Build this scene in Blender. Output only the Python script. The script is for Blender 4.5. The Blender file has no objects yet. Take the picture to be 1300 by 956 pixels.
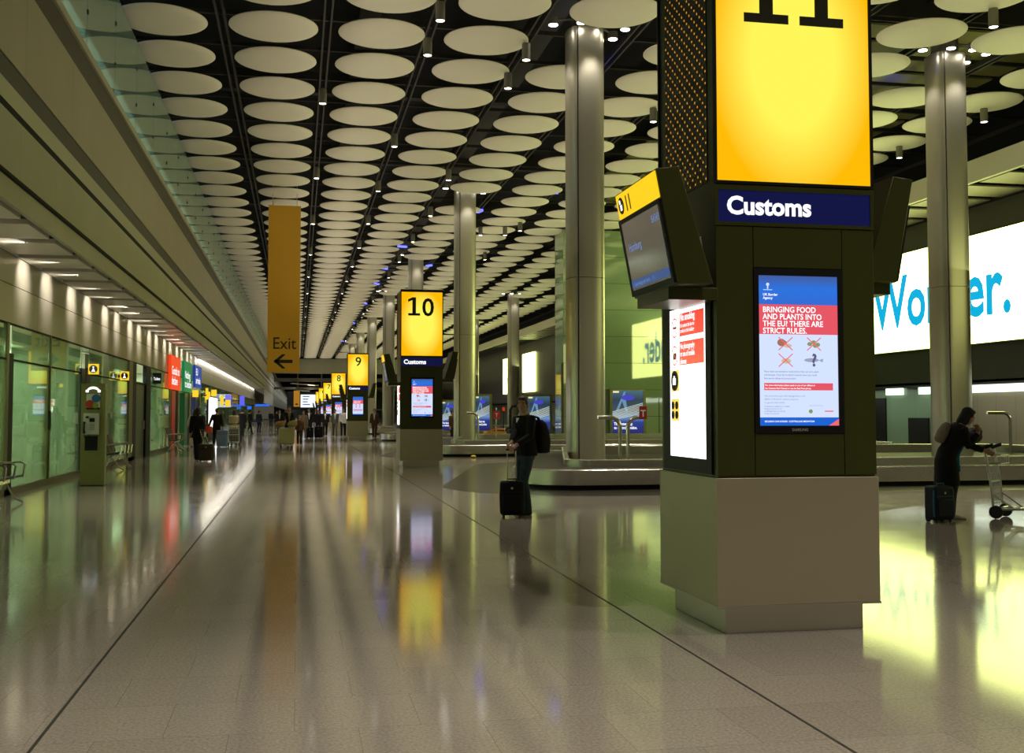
import bpy, bmesh, math, random
from mathutils import Vector, Matrix, Quaternion
random.seed(7)
R = math.radians
C = bpy.context.scene.collection

# ------------------------------------------------------------------ materials
MATS = {}
def srgb(r, g, b):
    f = lambda c: (c/255/12.92) if c/255 <= .04045 else ((c/255+.055)/1.055)**2.4
    return (f(r), f(g), f(b))
def mat(name, col, rough=.5, metal=0., spec=.5, emit=None, es=0., noise=0., nscale=8., bump=0., aniso=0., coat=0.):
    if name in MATS: return MATS[name]
    m = bpy.data.materials.new(name); m.use_nodes = True
    nt = m.node_tree; b = nt.nodes['Principled BSDF']
    b.inputs['Base Color'].default_value = (*col, 1)
    b.inputs['Roughness'].default_value = rough
    b.inputs['Metallic'].default_value = metal
    b.inputs['Specular IOR Level'].default_value = spec
    if aniso: b.inputs['Anisotropic'].default_value = aniso
    if coat: b.inputs['Coat Weight'].default_value = coat
    if emit is not None:
        b.inputs['Emission Color'].default_value = (*emit, 1)
        b.inputs['Emission Strength'].default_value = es
    if noise or bump:
        tc = nt.nodes.new('ShaderNodeTexCoord')
        n = nt.nodes.new('ShaderNodeTexNoise'); n.inputs['Scale'].default_value = nscale; n.inputs['Detail'].default_value = 4
        nt.links.new(tc.outputs['Object'], n.inputs['Vector'])
        if noise:
            mx = nt.nodes.new('ShaderNodeMix'); mx.data_type = 'RGBA'
            mx.inputs[6].default_value = (*[c*(1-noise) for c in col], 1)
            mx.inputs[7].default_value = (*[min(1, c*(1+noise)) for c in col], 1)
            nt.links.new(n.outputs['Fac'], mx.inputs[0]); nt.links.new(mx.outputs[2], b.inputs['Base Color'])
        if bump:
            bp = nt.nodes.new('ShaderNodeBump'); bp.inputs['Strength'].default_value = bump; bp.inputs['Distance'].default_value = .02
            nt.links.new(n.outputs['Fac'], bp.inputs['Height']); nt.links.new(bp.outputs['Normal'], b.inputs['Normal'])
    MATS[name] = m
    return m
def emis(name, col, s=1.):
    return mat(name, (0, 0, 0), .4, 0, .2, emit=col, es=s)

def floor_material():
    m = bpy.data.materials.new('terrazzo_floor'); m.use_nodes = True
    nt = m.node_tree; b = nt.nodes['Principled BSDF']; L = nt.links.new
    tc = nt.nodes.new('ShaderNodeTexCoord')
    br = nt.nodes.new('ShaderNodeTexBrick')
    br.inputs['Scale'].default_value = 1.0
    br.inputs['Brick Width'].default_value = .6; br.inputs['Row Height'].default_value = .6
    br.inputs['Mortar Size'].default_value = .0018; br.inputs['Mortar Smooth'].default_value = .2
    br.inputs['Color1'].default_value = (.37, .325, .275, 1); br.inputs['Color2'].default_value = (.41, .36, .305, 1)
    br.inputs['Mortar'].default_value = (.23, .20, .165, 1)
    L(tc.outputs['Object'], br.inputs['Vector'])
    v = nt.nodes.new('ShaderNodeTexVoronoi'); v.inputs['Scale'].default_value = 22
    L(tc.outputs['Object'], v.inputs['Vector'])
    r = nt.nodes.new('ShaderNodeValToRGB'); r.color_ramp.elements[0].position = .04; r.color_ramp.elements[1].position = .12
    r.color_ramp.elements[0].color = (1, 1, 1, 1); r.color_ramp.elements[1].color = (0, 0, 0, 1)
    n = nt.nodes.new('ShaderNodeTexNoise'); n.inputs['Scale'].default_value = 60; n.inputs['Detail'].default_value = 6
    L(tc.outputs['Object'], n.inputs['Vector'])
    r2 = nt.nodes.new('ShaderNodeValToRGB'); r2.color_ramp.elements[0].position = .35; r2.color_ramp.elements[1].position = .68
    r2.color_ramp.elements[0].color = (.78, .78, .78, 1); r2.color_ramp.elements[1].color = (1.18, 1.16, 1.12, 1)
    L(n.outputs['Fac'], r2.inputs['Fac'])
    mu = nt.nodes.new('ShaderNodeMix'); mu.data_type = 'RGBA'; mu.blend_type = 'MULTIPLY'; mu.inputs[0].default_value = 1
    L(br.outputs['Color'], mu.inputs[6]); L(r2.outputs['Color'], mu.inputs[7])
    L(v.outputs['Distance'], r.inputs['Fac'])
    mx = nt.nodes.new('ShaderNodeMix'); mx.data_type = 'RGBA'
    sc = nt.nodes.new('ShaderNodeMath'); sc.operation = 'MULTIPLY'; sc.inputs[1].default_value = .6
    L(r.outputs['Color'], sc.inputs[0]); L(sc.outputs[0], mx.inputs[0])
    L(mu.outputs[2], mx.inputs[6]); mx.inputs[7].default_value = (.6, .55, .45, 1)
    L(mx.outputs[2], b.inputs['Base Color'])
    n2 = nt.nodes.new('ShaderNodeTexNoise'); n2.inputs['Scale'].default_value = 1.3; n2.inputs['Detail'].default_value = 3
    L(tc.outputs['Object'], n2.inputs['Vector'])
    mr = nt.nodes.new('ShaderNodeMapRange'); mr.inputs['To Min'].default_value = .06; mr.inputs['To Max'].default_value = .125
    L(n2.outputs['Fac'], mr.inputs['Value']); L(mr.outputs['Result'], b.inputs['Roughness'])
    b.inputs['Specular IOR Level'].default_value = .75
    return m

def glass_material(name, tint, body, opaque=.5, refl=.12):
    m = bpy.data.materials.new(name); m.use_nodes = True
    nt = m.node_tree; nt.nodes.remove(nt.nodes['Principled BSDF']); L = nt.links.new
    out = nt.nodes['Material Output']
    tr = nt.nodes.new('ShaderNodeBsdfTransparent'); tr.inputs['Color'].default_value = (*tint, 1)
    df = nt.nodes.new('ShaderNodeBsdfDiffuse'); df.inputs['Color'].default_value = (*body, 1)
    gl = nt.nodes.new('ShaderNodeBsdfGlossy'); gl.inputs['Roughness'].default_value = .02
    gl.inputs['Color'].default_value = (.85, .95, .85, 1)
    m1 = nt.nodes.new('ShaderNodeMixShader'); m1.inputs[0].default_value = opaque
    L(tr.outputs[0], m1.inputs[1]); L(df.outputs[0], m1.inputs[2])
    lw = nt.nodes.new('ShaderNodeLayerWeight'); lw.inputs['Blend'].default_value = .35
    mr = nt.nodes.new('ShaderNodeMapRange'); mr.inputs['To Min'].default_value = refl; mr.inputs['To Max'].default_value = .75
    L(lw.outputs['Fresnel'], mr.inputs['Value'])
    m2 = nt.nodes.new('ShaderNodeMixShader')
    L(mr.outputs['Result'], m2.inputs[0]); L(m1.outputs[0], m2.inputs[1]); L(gl.outputs[0], m2.inputs[2])
    L(m2.outputs[0], out.inputs['Surface'])
    return m

def glow_panel(name, col_in, col_out, s, cx, cz, rx, rz):
    """A light box: emission fading from the middle of the panel to its edges (object coordinates)."""
    m = bpy.data.materials.new(name); m.use_nodes = True
    nt = m.node_tree; b = nt.nodes['Principled BSDF']; L = nt.links.new
    tc = nt.nodes.new('ShaderNodeTexCoord'); mp = nt.nodes.new('ShaderNodeMapping')
    mp.inputs['Location'].default_value = (-cx/rx, 0, -cz/rz); mp.inputs['Scale'].default_value = (1/rx, 0, 1/rz)
    ln = nt.nodes.new('ShaderNodeVectorMath'); ln.operation = 'LENGTH'
    L(tc.outputs['Object'], mp.inputs['Vector']); L(mp.outputs['Vector'], ln.inputs[0])
    rp = nt.nodes.new('ShaderNodeValToRGB')
    rp.color_ramp.elements[0].position = .5; rp.color_ramp.elements[0].color = (*col_in, 1)
    rp.color_ramp.elements[1].position = 1.0; rp.color_ramp.elements[1].color = (*col_out, 1)
    L(ln.outputs['Value'], rp.inputs['Fac'])
    b.inputs['Base Color'].default_value = (.02, .02, .0, 1); b.inputs['Roughness'].default_value = .25
    L(rp.outputs['Color'], b.inputs['Emission Color']); b.inputs['Emission Strength'].default_value = s
    return m

def ramp_panel(name, stops, axis, lo, hi, s):
    """Light box whose colour changes along one object axis."""
    m = bpy.data.materials.new(name); m.use_nodes = True
    nt = m.node_tree; b = nt.nodes['Principled BSDF']; L = nt.links.new
    tc = nt.nodes.new('ShaderNodeTexCoord'); sp = nt.nodes.new('ShaderNodeSeparateXYZ')
    L(tc.outputs['Object'], sp.inputs[0])
    mr = nt.nodes.new('ShaderNodeMapRange'); mr.inputs['From Min'].default_value = lo; mr.inputs['From Max'].default_value = hi
    L(sp.outputs[axis], mr.inputs['Value'])
    rp = nt.nodes.new('ShaderNodeValToRGB')
    while len(rp.color_ramp.elements) < len(stops): rp.color_ramp.elements.new(.5)
    for e, (p, c) in zip(rp.color_ramp.elements, stops): e.position = p; e.color = (*c, 1)
    L(mr.outputs['Result'], rp.inputs['Fac'])
    b.inputs['Base Color'].default_value = (.01, .01, .02, 1); b.inputs['Roughness'].default_value = .2
    L(rp.outputs['Color'], b.inputs['Emission Color']); b.inputs['Emission Strength'].default_value = s
    return m

def seam_metal(name, col, pitch, rough=.35, metal=.6, axis=1, seam=.25):
    """Panelled sheet metal with fine vertical seams every pitch metres along an axis."""
    m = bpy.data.materials.new(name); m.use_nodes = True
    nt = m.node_tree; b = nt.nodes['Principled BSDF']; L = nt.links.new
    tc = nt.nodes.new('ShaderNodeTexCoord'); sp = nt.nodes.new('ShaderNodeSeparateXYZ'); L(tc.outputs['Object'], sp.inputs[0])
    md = nt.nodes.new('ShaderNodeMath'); md.operation = 'MODULO'; md.inputs[1].default_value = pitch
    L(sp.outputs[axis], md.inputs[0])
    ab = nt.nodes.new('ShaderNodeMath'); ab.operation = 'ABSOLUTE'; L(md.outputs[0], ab.inputs[0])
    lt = nt.nodes.new('ShaderNodeMath'); lt.operation = 'LESS_THAN'; lt.inputs[1].default_value = .018; L(ab.outputs[0], lt.inputs[0])
    n = nt.nodes.new('ShaderNodeTexNoise'); n.inputs['Scale'].default_value = .6; L(tc.outputs['Object'], n.inputs['Vector'])
    mx0 = nt.nodes.new('ShaderNodeMix'); mx0.data_type = 'RGBA'
    mx0.inputs[6].default_value = (*[c*.85 for c in col], 1); mx0.inputs[7].default_value = (*[c*1.12 for c in col], 1)
    L(n.outputs['Fac'], mx0.inputs[0])
    mx = nt.nodes.new('ShaderNodeMix'); mx.data_type = 'RGBA'; L(mx0.outputs[2], mx.inputs[6])
    mx.inputs[7].default_value = (*[c*seam for c in col], 1); L(lt.outputs[0], mx.inputs[0])
    L(mx.outputs[2], b.inputs['Base Color'])
    b.inputs['Roughness'].default_value = rough; b.inputs['Metallic'].default_value = metal
    return m

def brushed(name, col, rough=.3, scale=(1, 1, 90), metal=1.):
    m = bpy.data.materials.new(name); m.use_nodes = True
    nt = m.node_tree; b = nt.nodes['Principled BSDF']; L = nt.links.new
    tc = nt.nodes.new('ShaderNodeTexCoord'); mp = nt.nodes.new('ShaderNodeMapping'); mp.inputs['Scale'].default_value = scale
    n = nt.nodes.new('ShaderNodeTexNoise'); n.inputs['Scale'].default_value = 6; n.inputs['Detail'].default_value = 5
    L(tc.outputs['Object'], mp.inputs['Vector']); L(mp.outputs['Vector'], n.inputs['Vector'])
    mr = nt.nodes.new('ShaderNodeMapRange'); mr.inputs['To Min'].default_value = rough-.06; mr.inputs['To Max'].default_value = rough+.08
    L(n.outputs['Fac'], mr.inputs['Value']); L(mr.outputs['Result'], b.inputs['Roughness'])
    b.inputs['Base Color'].default_value = (*col, 1); b.inputs['Metallic'].default_value = metal
    b.inputs['Anisotropic'].default_value = .4
    return m

M_FLOOR = floor_material()
M_STEEL = brushed('brushed_steel', (.62, .59, .50), .30)
M_COL = brushed('column_cladding', (.58, .54, .43), .33, metal=.8)
M_TOWER_STEEL = brushed('tower_steel_cladding', (.50, .45, .31), .36, metal=.6)
M_DARK = mat('tower_dark_panel', (.042, .049, .005), .32, .1, .5)
M_BLACK = mat('black_paint', (.006, .006, .006), .5, 0, .25)
M_RUBBER = mat('black_rubber', (.012, .012, .012), .75)
M_CHROME = mat('polished_rail', (.75, .72, .6), .15, 1)
M_GALV = mat('trolley_metal', (.62, .62, .58), .35, .7)
M_PLASTIC = mat('black_plastic', (.01, .01, .011), .45)
M_WHITE_E = emis('white_glow', (1, 1, 1), 1.6)
M_TXT_E = emis('white_letters', (1, 1, 1), 1.15)
M_TXT_K = mat('black_letters', (.02, .015, .0), .5)
M_YEL_E = emis('yellow_glow', (1, .62, .01), 1.0)
M_NAVY_E = emis('navy_glow', (.006, .012, .10), .8)

# ------------------------------------------------------------------ mesh helpers
class MB:
    def __init__(s): s.v = []; s.f = []
    def add(s, vs, fs):
        o = len(s.v); s.v += [tuple(v) for v in vs]; s.f += [tuple(i+o for i in f) for f in fs]; return s
    def box(s, x0, x1, y0, y1, z0, z1):
        return s.add([(x0,y0,z0),(x1,y0,z0),(x1,y1,z0),(x0,y1,z0),(x0,y0,z1),(x1,y0,z1),(x1,y1,z1),(x0,y1,z1)],
                     [(3,2,1,0),(4,5,6,7),(0,1,5,4),(1,2,6,5),(2,3,7,6),(3,0,4,7)])
    def quad(s, a, b, c, d): return s.add([a,b,c,d], [(0,1,2,3)])
    def loft(s, rings, caps=True, closed=False):
        n = len(rings[0]); o = len(s.v)
        for r in rings: s.v += [tuple(p) for p in r]
        m = len(rings)
        for i in range(m if closed else m-1):
            a = o+i*n; b = o+((i+1) % m)*n
            for j in range(n):
                k = (j+1) % n; s.f.append((a+j, a+k, b+k, b+j))
        if caps and not closed:
            s.f.append(tuple(o+j for j in reversed(range(n)))); s.f.append(tuple(o+(m-1)*n+j for j in range(n)))
        return s
    def tube(s, pts, r, n=10, caps=True):
        pts = [Vector(p) for p in pts]; rs = r if isinstance(r, (list, tuple)) else [r]*len(pts)
        rings = []; ref = None
        for i, p in enumerate(pts):
            t = (pts[min(i+1, len(pts)-1)]-pts[max(i-1, 0)]).normalized()
            if ref is None:
                ref = t.orthogonal().normalized()
            ref = (ref - t*ref.dot(t)).normalized(); q = t.cross(ref)
            rr = rs[i]; ra, rb = rr if isinstance(rr, tuple) else (rr, rr)
            rings.append([p+ref*ra*math.cos(2*math.pi*j/n)+q*rb*math.sin(2*math.pi*j/n) for j in range(n)])
        return s.loft(rings, caps)
    def cyl(s, x, y, z0, z1, r, n=20, r2=None):
        r2 = r if r2 is None else r2
        ring = lambda z, q: [(x+q*math.cos(2*math.pi*j/n), y+q*math.sin(2*math.pi*j/n), z) for j in range(n)]
        return s.loft([ring(z0, r), ring(z1, r2)])
    def lathe(s, prof, n=32, cx=0, cy=0):
        return s.loft([[(cx+r*math.cos(2*math.pi*j/n), cy+r*math.sin(2*math.pi*j/n), z) for j in range(n)] for r, z in prof])
    def ell(s, c, rx, ry, rz, n=16, m=10, rot=None):
        rings = []
        for i in range(m+1):
            a = -math.pi/2 + math.pi*(i+.0)/m
            a = max(-math.pi/2+.12, min(math.pi/2-.12, a))
            ring = []
            for j in range(n):
                t = 2*math.pi*j/n
                p = Vector((rx*math.cos(a)*math.cos(t), ry*math.cos(a)*math.sin(t), rz*math.sin(a)))
                if rot is not None: p = rot @ p
                ring.append(p+Vector(c))
            rings.append(ring)
        return s.loft(rings)
    def disc(s, c, r, nrm='y', n=24, th=.004):
        x, y, z = c
        if nrm == 'y':
            rg = lambda d: [(x+r*math.cos(2*math.pi*j/n), y+d, z+r*math.sin(2*math.pi*j/n)) for j in range(n)]
        else:
            rg = lambda d: [(x+d, y+r*math.cos(2*math.pi*j/n), z+r*math.sin(2*math.pi*j/n)) for j in range(n)]
        return s.loft([rg(-th), rg(0)])
    def mesh(s, name, material=None, smooth=True):
        me = bpy.data.meshes.new(name); me.from_pydata(s.v, [], s.f); me.update()
        bm = bmesh.new(); bm.from_mesh(me); bmesh.ops.recalc_face_normals(bm, faces=bm.faces); bm.to_mesh(me); bm.free()
        if material: me.materials.append(material)
        if smooth:
            me.shade_smooth(); me.set_sharp_from_angle(angle=R(38))
        return me
    def build(s, name, material, parent=None, loc=(0,0,0), rz=0., bevel=0., smooth=True):
        o = bpy.data.objects.new(name, s.mesh(name, material, smooth)); C.objects.link(o)
        o.location = loc; o.rotation_euler = (0, 0, rz)
        if parent: o.parent = parent
        if bevel:
            b = o.modifiers.new('Bevel', 'BEVEL'); b.width = bevel; b.segments = 2; b.limit_method = 'ANGLE'
        return o
def box(name, d, material, parent=None, bevel=0., loc=(0,0,0), rz=0.):
    return MB().box(*d).build(name, material, parent, loc, rz, bevel, smooth=bool(bevel))
def thing(name, label, cat, loc=(0,0,0), rz=0., group=None):
    o = bpy.data.objects.new(name, None); C.objects.link(o); o.location = loc; o.rotation_euler = (0,0,rz); o.empty_display_size = .2
    return tag(o, label, cat, group)
def tag(o, label, cat, group=None, kind=None):
    o['label'] = label; o['category'] = cat
    if group: o['group'] = group
    if kind: o['kind'] = kind
    return o
def struct(o): o['kind'] = 'structure'; return o
def sbox(name, d, material, bevel=0.): return struct(box(name, d, material, None, bevel))

_TXT = {}
def text_mesh(s, size, bold=0., align='LEFT', spacing=1.):
    k = (s, size, bold, align, spacing)
    if k in _TXT: return _TXT[k]
    cu = bpy.data.curves.new('lettering', 'FONT'); cu.body = s; cu.size = size; cu.offset = bold*size; cu.align_x = align
    cu.space_character = spacing; cu.resolution_u = 3
    o = bpy.data.objects.new('lettering', cu); C.objects.link(o)
    dg = bpy.context.evaluated_depsgraph_get()
    me = bpy.data.meshes.new_from_object(o.evaluated_get(dg)); me.name = 'lettering'
    bpy.data.objects.remove(o); bpy.data.curves.remove(cu)
    _TXT[k] = me
    return me
FRONT, LEFT_, RIGHT_ = 0., -math.pi/2, math.pi/2   # text facing -Y, -X, +X
def text(s, loc, size, material, parent=None, face=FRONT, bold=0., align='LEFT', name='lettering', tilt=math.pi/2, sx=1., spacing=1.):
    me = text_mesh(s, size, bold, align, spacing).copy(); me.materials.clear(); me.materials.append(material)
    o = bpy.data.objects.new(name, me); C.objects.link(o)
    o.rotation_euler = (tilt, 0, face); o.location = loc; o.scale = (sx, 1, 1)
    if parent: o.parent = parent
    return o
def lines(rows, loc, size, lead, material, parent, **k):
    """several lines of writing joined into one mesh part"""
    bm = bmesh.new()
    kk = {a: k[a] for a in ('bold', 'align', 'spacing') if a in k}
    for i, s in enumerate(rows):
        if not s: continue
        me = text_mesh(s, size, **kk).copy()
        me.transform(Matrix.Translation((0, -i*lead, 0))); bm.from_mesh(me); bpy.data.meshes.remove(me)
    me = bpy.data.meshes.new('lettering'); bm.to_mesh(me); bm.free(); me.materials.append(material)
    o = bpy.data.objects.new(k.get('name', 'lettering'), me); C.objects.link(o)
    o.rotation_euler = (math.pi/2, 0, k.get('face', FRONT)); o.location = loc; o.scale = (k.get('sx', 1), 1, 1)
    if parent: o.parent = parent
    return o
def ordinal(n):
    w = ['zeroth','first','second','third','fourth','fifth','sixth','seventh','eighth','ninth','tenth','eleventh','twelfth']
    if n < len(w): return w[n]
    return f"{n}{'th' if 10 <= n % 100 <= 20 else {1:'st',2:'nd',3:'rd'}.get(n % 10,'th')}"

# ------------------------------------------------------------------ camera
F_PX, CY, EYE = 1403., 455., 1.5
YAW, PITCH = R(-10.9719), R(2.8442)
cam = bpy.data.objects.new('camera', bpy.data.cameras.new('camera')); C.objects.link(cam)
cam.location = (0, 0, EYE)
cam.rotation_euler = (R(90)+PITCH, 0, YAW)
cam.data.sensor_width = 36; cam.data.lens = F_PX/1300*36; cam.data.shift_y = (CY-478)/1300*1.0
cam.data.clip_end = 500
bpy.context.scene.camera = cam
_cm = (Matrix.Rotation(YAW, 3, 'Z') @ Matrix.Rotation(R(90)+PITCH, 3, 'X')).transposed()
def px(p):
    """where a point of the hall falls in the photograph's frame (used only for deciding what is in view)"""
    c = _cm @ (Vector(p)-Vector((0, 0, EYE)))
    if c.z > -.1: return None
    return 650+F_PX*c.x/-c.z, CY-F_PX*c.y/-c.z

# ------------------------------------------------------------------ setting
XL, XR, YE = -5.2, 24., 192.
YF = 440.
HALL = 10.8
fl = struct(MB().quad((-10, -14, 0), (27.5, -14, 0), (27.5, YF, 0), (-10, YF, 0)).build('floor', M_FLOOR))
M_JOINT = mat('joint_filler', (.035, .03, .022), .7)
sbox('trim_1', (-1.163, -1.147, -2, YE, -.01, .0015), M_JOINT)
sbox('trim_2', (2.428, 2.444, -2, YE, -.01, .0015), M_JOINT)
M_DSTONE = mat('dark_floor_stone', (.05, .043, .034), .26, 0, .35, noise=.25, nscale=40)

def rrect(x0, x1, y0, y1, r, z, n=14):
    pts = []
    for cx, cy, a in ((x1-r, y1-r, 0), (x0+r, y1-r, 90), (x0+r, y0+r, 180), (x1-r, y0+r, 270)):
        for i in range(n+1):
            t = R(a+90*i/n); pts.append((cx+r*math.cos(t), cy+r*math.sin(t), z))
    return pts

# void above the discs and the grid that carries them
M_VOID = mat('ceiling_void', (.006, .006, .007), .9)
M_TRUSS = mat('ceiling_truss', (.035, .032, .026), .7)
sbox('ceiling', (-9, 27.5, 12, YF, 14.2, 14.4), M_VOID)
tr = MB()
DX = [-3.25+2.6*k for k in range(11)]
for k in range(11):
    x = -3.25+2.6*k+1.3
    for dx in (-.09, .09): tr.box(x+dx-.025, x+dx+.025, 18, YE, 11.25, 11.4)
for j in range(34):
    y = 22.9+5.1*j
    tr.box(-4.6, 24, y-.04, y+.04, 11.45, 11.56)
    tr.box(-4.6, 24, y+2.5, y+2.56, 11.5, 11.6)
for j in range(17):
    y = 27+10.2*j
    tr.box(-4.6, 24, y-.18, y+.18, 12.2, 12.9)
for x in (1.9, 7.0, 12.2, 17.0): tr.box(x-.3, x+.3, 16, YE, 12.6, 13.3)
struct(tr.build('trim_3', M_TRUSS, smooth=False))

gp = MB(); y = 27.
while y < 53.5: gp.box(13.2, 21.4, y, y+.95, 12.0, 12.06); y += 1.28
struct(gp.build('trim_30', mat('roof_plank', (.30, .29, .10), .6), smooth=False))
# left wall: glazing, metal band, soffit, fascias, balustrade
M_BAND = seam_metal('left_band_metal', (.50, .45, .36), 3.4, .33, .75)
M_FASC = seam_metal('left_fascia_metal', (.46, .44, .30), 2.4, .5, .15, seam=.75)
M_FASC2 = seam_metal('upper_fascia_metal', (.40, .36, .25), 3.4, .42, .5, seam=.6)
M_GAP = mat('shadow_gap', (.008, .007, .005), .9)
M_LIP = mat('fascia_lip', (.42, .40, .28), .45, .3)
M_DKBAND = mat('bronze_band', (.045, .038, .022), .5, .1)
wl = MB(); wl.box(-5.35, XL, 10, 140, 3.15, 3.86); wl.box(-5.35, XL, 10, 140, 3.875, 4.43)
wl.box(-5.45, XL-.05, 140, YE, 2.6, 4.43)
struct(wl.build('wall_left', M_BAND, smooth=False))
sbox('trim_4', (-5.34, XL-.012, 10, 140, 3.84, 3.89), M_GAP)
sbox('trim_5', (-5.25, XL+.02, 10, 140, 3.13, 3.16), M_GAP)
sbox('trim_6', (-5.26, XL+.015, 10, 140, 2.475, 2.505), M_GAP)
M_SKIRT = mat('skirting_bronze', (.15, .12, .07), .4, .6)
for i, (a, b) in enumerate(((10, 37.4), (41.4, 48.), (62., 140.))):
    sbox('baseboard_left' if i == 0 else f'baseboard_left.{i:03d}', (-5.27, XL+.03, a, b, 0, .12), M_SKIRT)
sbox('wall_left.003', (-4.0, -3.95, 137, YF-2, 2.7, 4.45), mat('far_pale_panel', (.62, .60, .52), .35))
# soffit of wide metal planks
M_SOFF = mat('soffit_plank', (.84, .79, .66), .34, .1, .6, noise=.08, nscale=.7)
sf = MB(); y = 10.2
while y < 136:
    sf.box(-5.17, -4.12, y, y+1.50, 4.42, 4.50); y += 1.97
struct(sf.build('ceiling_left', M_SOFF, smooth=False))
sbox('trim_7', (-5.3, -3.9, 10, 138, 4.75, 4.8), M_GAP)
sbox('wall_left.001', (-4.02, -3.95, 8, YF-2, 4.42, 5.66), M_FASC)
sbox('trim_8', (-4.2, -3.97, 8, YF-2, 5.64, 5.80), M_GAP)
struct(MB().add([(-3.97,8,5.79),(-3.93,8,6.03),(-4.2,8,6.03),(-3.97,YF-2,5.79),(-3.93,YF-2,6.03),(-4.2,YF-2,6.03)],
                [(0,1,4,3),(1,2,5,4),(2,0,3,5),(0,2,1),(3,4,5)]).build('trim_9', M_LIP, smooth=False))
sbox('trim_10', (-4.2, -3.97, 8, YF-2, 6.02, 6.40), M_DKBAND)
sbox('wall_left.002', (-4.3, -3.95, 8, YF-2, 6.38, 7.72), M_FASC2)
sbox('trim_11', (-4.3, -3.97, 8, YF-2, 7.72, 8.22), M_DKBAND)
sbox('trim_12', (-4.3, -3.92, 8, YF-2, 8.20, 8.35), M_LIP)
sbox('floor_gallery', (-9, -4.0, 8, YF-2, 8.1, 8.24), M_GAP)
M_BALGLASS = glass_material('balustrade_glass', (.80, .94, .90), (.34, .45, .42), .42, .10)
yb = 12.; nb = 0
while yb < 188:
    L_ = 3.2
    g = sbox('window_gallery' if nb == 0 else f'window_gallery.{nb:03d}', (-3.96, -3.945, yb, yb+L_-.02, 8.3, 10.6), M_BALGLASS)
    nb += 1; yb += L_
bk = MB()
for i in range(nb):
    for z in (9.0, 9.9): bk.box(-4.02, -3.93, 12+3.2*i-.04, 12+3.2*i+.02, z, z+.08)
struct(bk.build('trim_13', M_BLACK, smooth=False))
sbox('wall_gallery', (-8.6, -8.5, 8, YF-2, 8.2, 14.3), mat('gallery_wall', (.30, .36, .36), .7))

# glazed shopfront of the left wall and the room behind it
M_GL = glass_material('green_shopfront_glass', (.80, .93, .76), (.42, .54, .37), .34, .14)
M_FRAME_G = mat('green_bronze_frame', (.20, .19, .08), .4, .6)
panes = [(12, 16.6), (16.65, 21.35), (21.85, 24.95), (25.05, 28.4), (29.6, 32.6), (32.65, 36.2), (41.4, 44.5), (44.55, 47.6)]
y = 62.2
while y < 138: panes.append((y, y+3.75)); y += 3.8
for i, (a, b) in enumerate(panes):
    m = MB(); m.box(XL-.02, XL-.005, a, b, .12, 2.475); m.box(XL-.02, XL-.005, a, b, 2.505, 3.14)
    struct(m.build(f'window_{i+1}', M_GL, smooth=False))
posts = MB(); pb = MB()
for a, b in ((21.36, 21.52), (24.96, 25.04), (36.2, 36.95), (47.6, 47.95)): posts.box(-5.3, XL+.03, a, b, 0, 3.14)
for y in [p[1] for p in panes[8:]]: posts.box(-5.26, XL+.0, y+.005, y+.045, 0, 3.14)
for a, b in ((21.53, 21.84), (28.42, 28.9), (29.1, 29.58), (36.95, 37.75), (40.2, 41.38)): pb.box(-5.3, XL+.03, a, b, 0, 3.14 if a > 36 else 2.6)
struct(posts.build('trim_14', M_FRAME_G, smooth=False)); struct(pb.build('trim_15', M_BLACK, smooth=False))
M_INT = mat('inner_wall_green', (.55, .62, .48), .7)
iw = MB(); iw.box(-9.3, -9.2, 8, 142, 0, 3.2); iw.box(-9.2, -5.3, 29.0, 29.1, 0, 3.2); iw.box(-9.2, -5.3, 48.2, 48.3, 0, 3.2)
struct(iw.build('wall_inner', M_INT, smooth=False))
sbox('wall_inner.001', (-5.75, -5.6, 31.2, 36.3, 0, 3.1), mat('pale_tile', (.55, .50, .38), .3))
sbox('ceiling_inner', (-9.3, -5.35, 8, 142, 3.16, 3.2), mat('inner_ceiling', (.4, .42, .33), .8))
d1 = struct(box('door_1', (-5.32, -5.24, 37.76, 40.19, 0, 2.55), mat('dark_green_door', (.06, .08, .025), .35)))
box('door_handle', (-5.24, -5.19, 39.9, 39.98, .95, 1.25), M_STEEL, d1)
d2 = struct(MB().box(-5.245, -5.19, 24.9, 25.12, .12, 2.47).build('door_2', M_FRAME_G, smooth=False))
box('door_handle', (-5.19, -5.15, 24.9, 25.02, 1.15, 1.55), M_BLACK, d2)

# right wall with the recess below it
M_RW = mat('right_wall_dark', (.045, .042, .028), .35, 0, .5, noise=.15, nscale=.5)
M_RT = seam_metal('recess_tile', (.26, .22, .15), 1.2, .4, .1, seam=.5)
M_RG = seam_metal('recess_green', (.20, .30, .20), 2.1, .3, .1, seam=.5)
sbox('wall_right', (XR, XR+.15, 14, YF-1, 2.62, 8.95), M_RW)
sbox('wall_right.003', (XR+.02, XR+.15, 12, YF-1, 8.95, 14.2), M_VOID)
sbox('ceiling_right', (XR, 26.6, 14, YE, 2.62, 2.7), M_GAP)
sbox('wall_right.001', (26.5, 26.6, 14, 41.5, 0, 2.62), M_RT)
sbox('wall_right.002', (26.5, 26.6, 41.5, YF-1, 0, 2.62), M_RG)
dk = MB()
for a, b, z0, z1 in ((46.5, 47.6, 0, 2.2), (48.6, 49.2, .9, 2.2), (43.0, 44.6, 0, 1.3)): dk.box(26.44, 26.5, a, b, z0, z1)
struct(dk.build('door_3', M_BLACK, smooth=False))
M_STRIP = emis('recess_light', (.85, 1., .78), 1.9)
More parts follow.
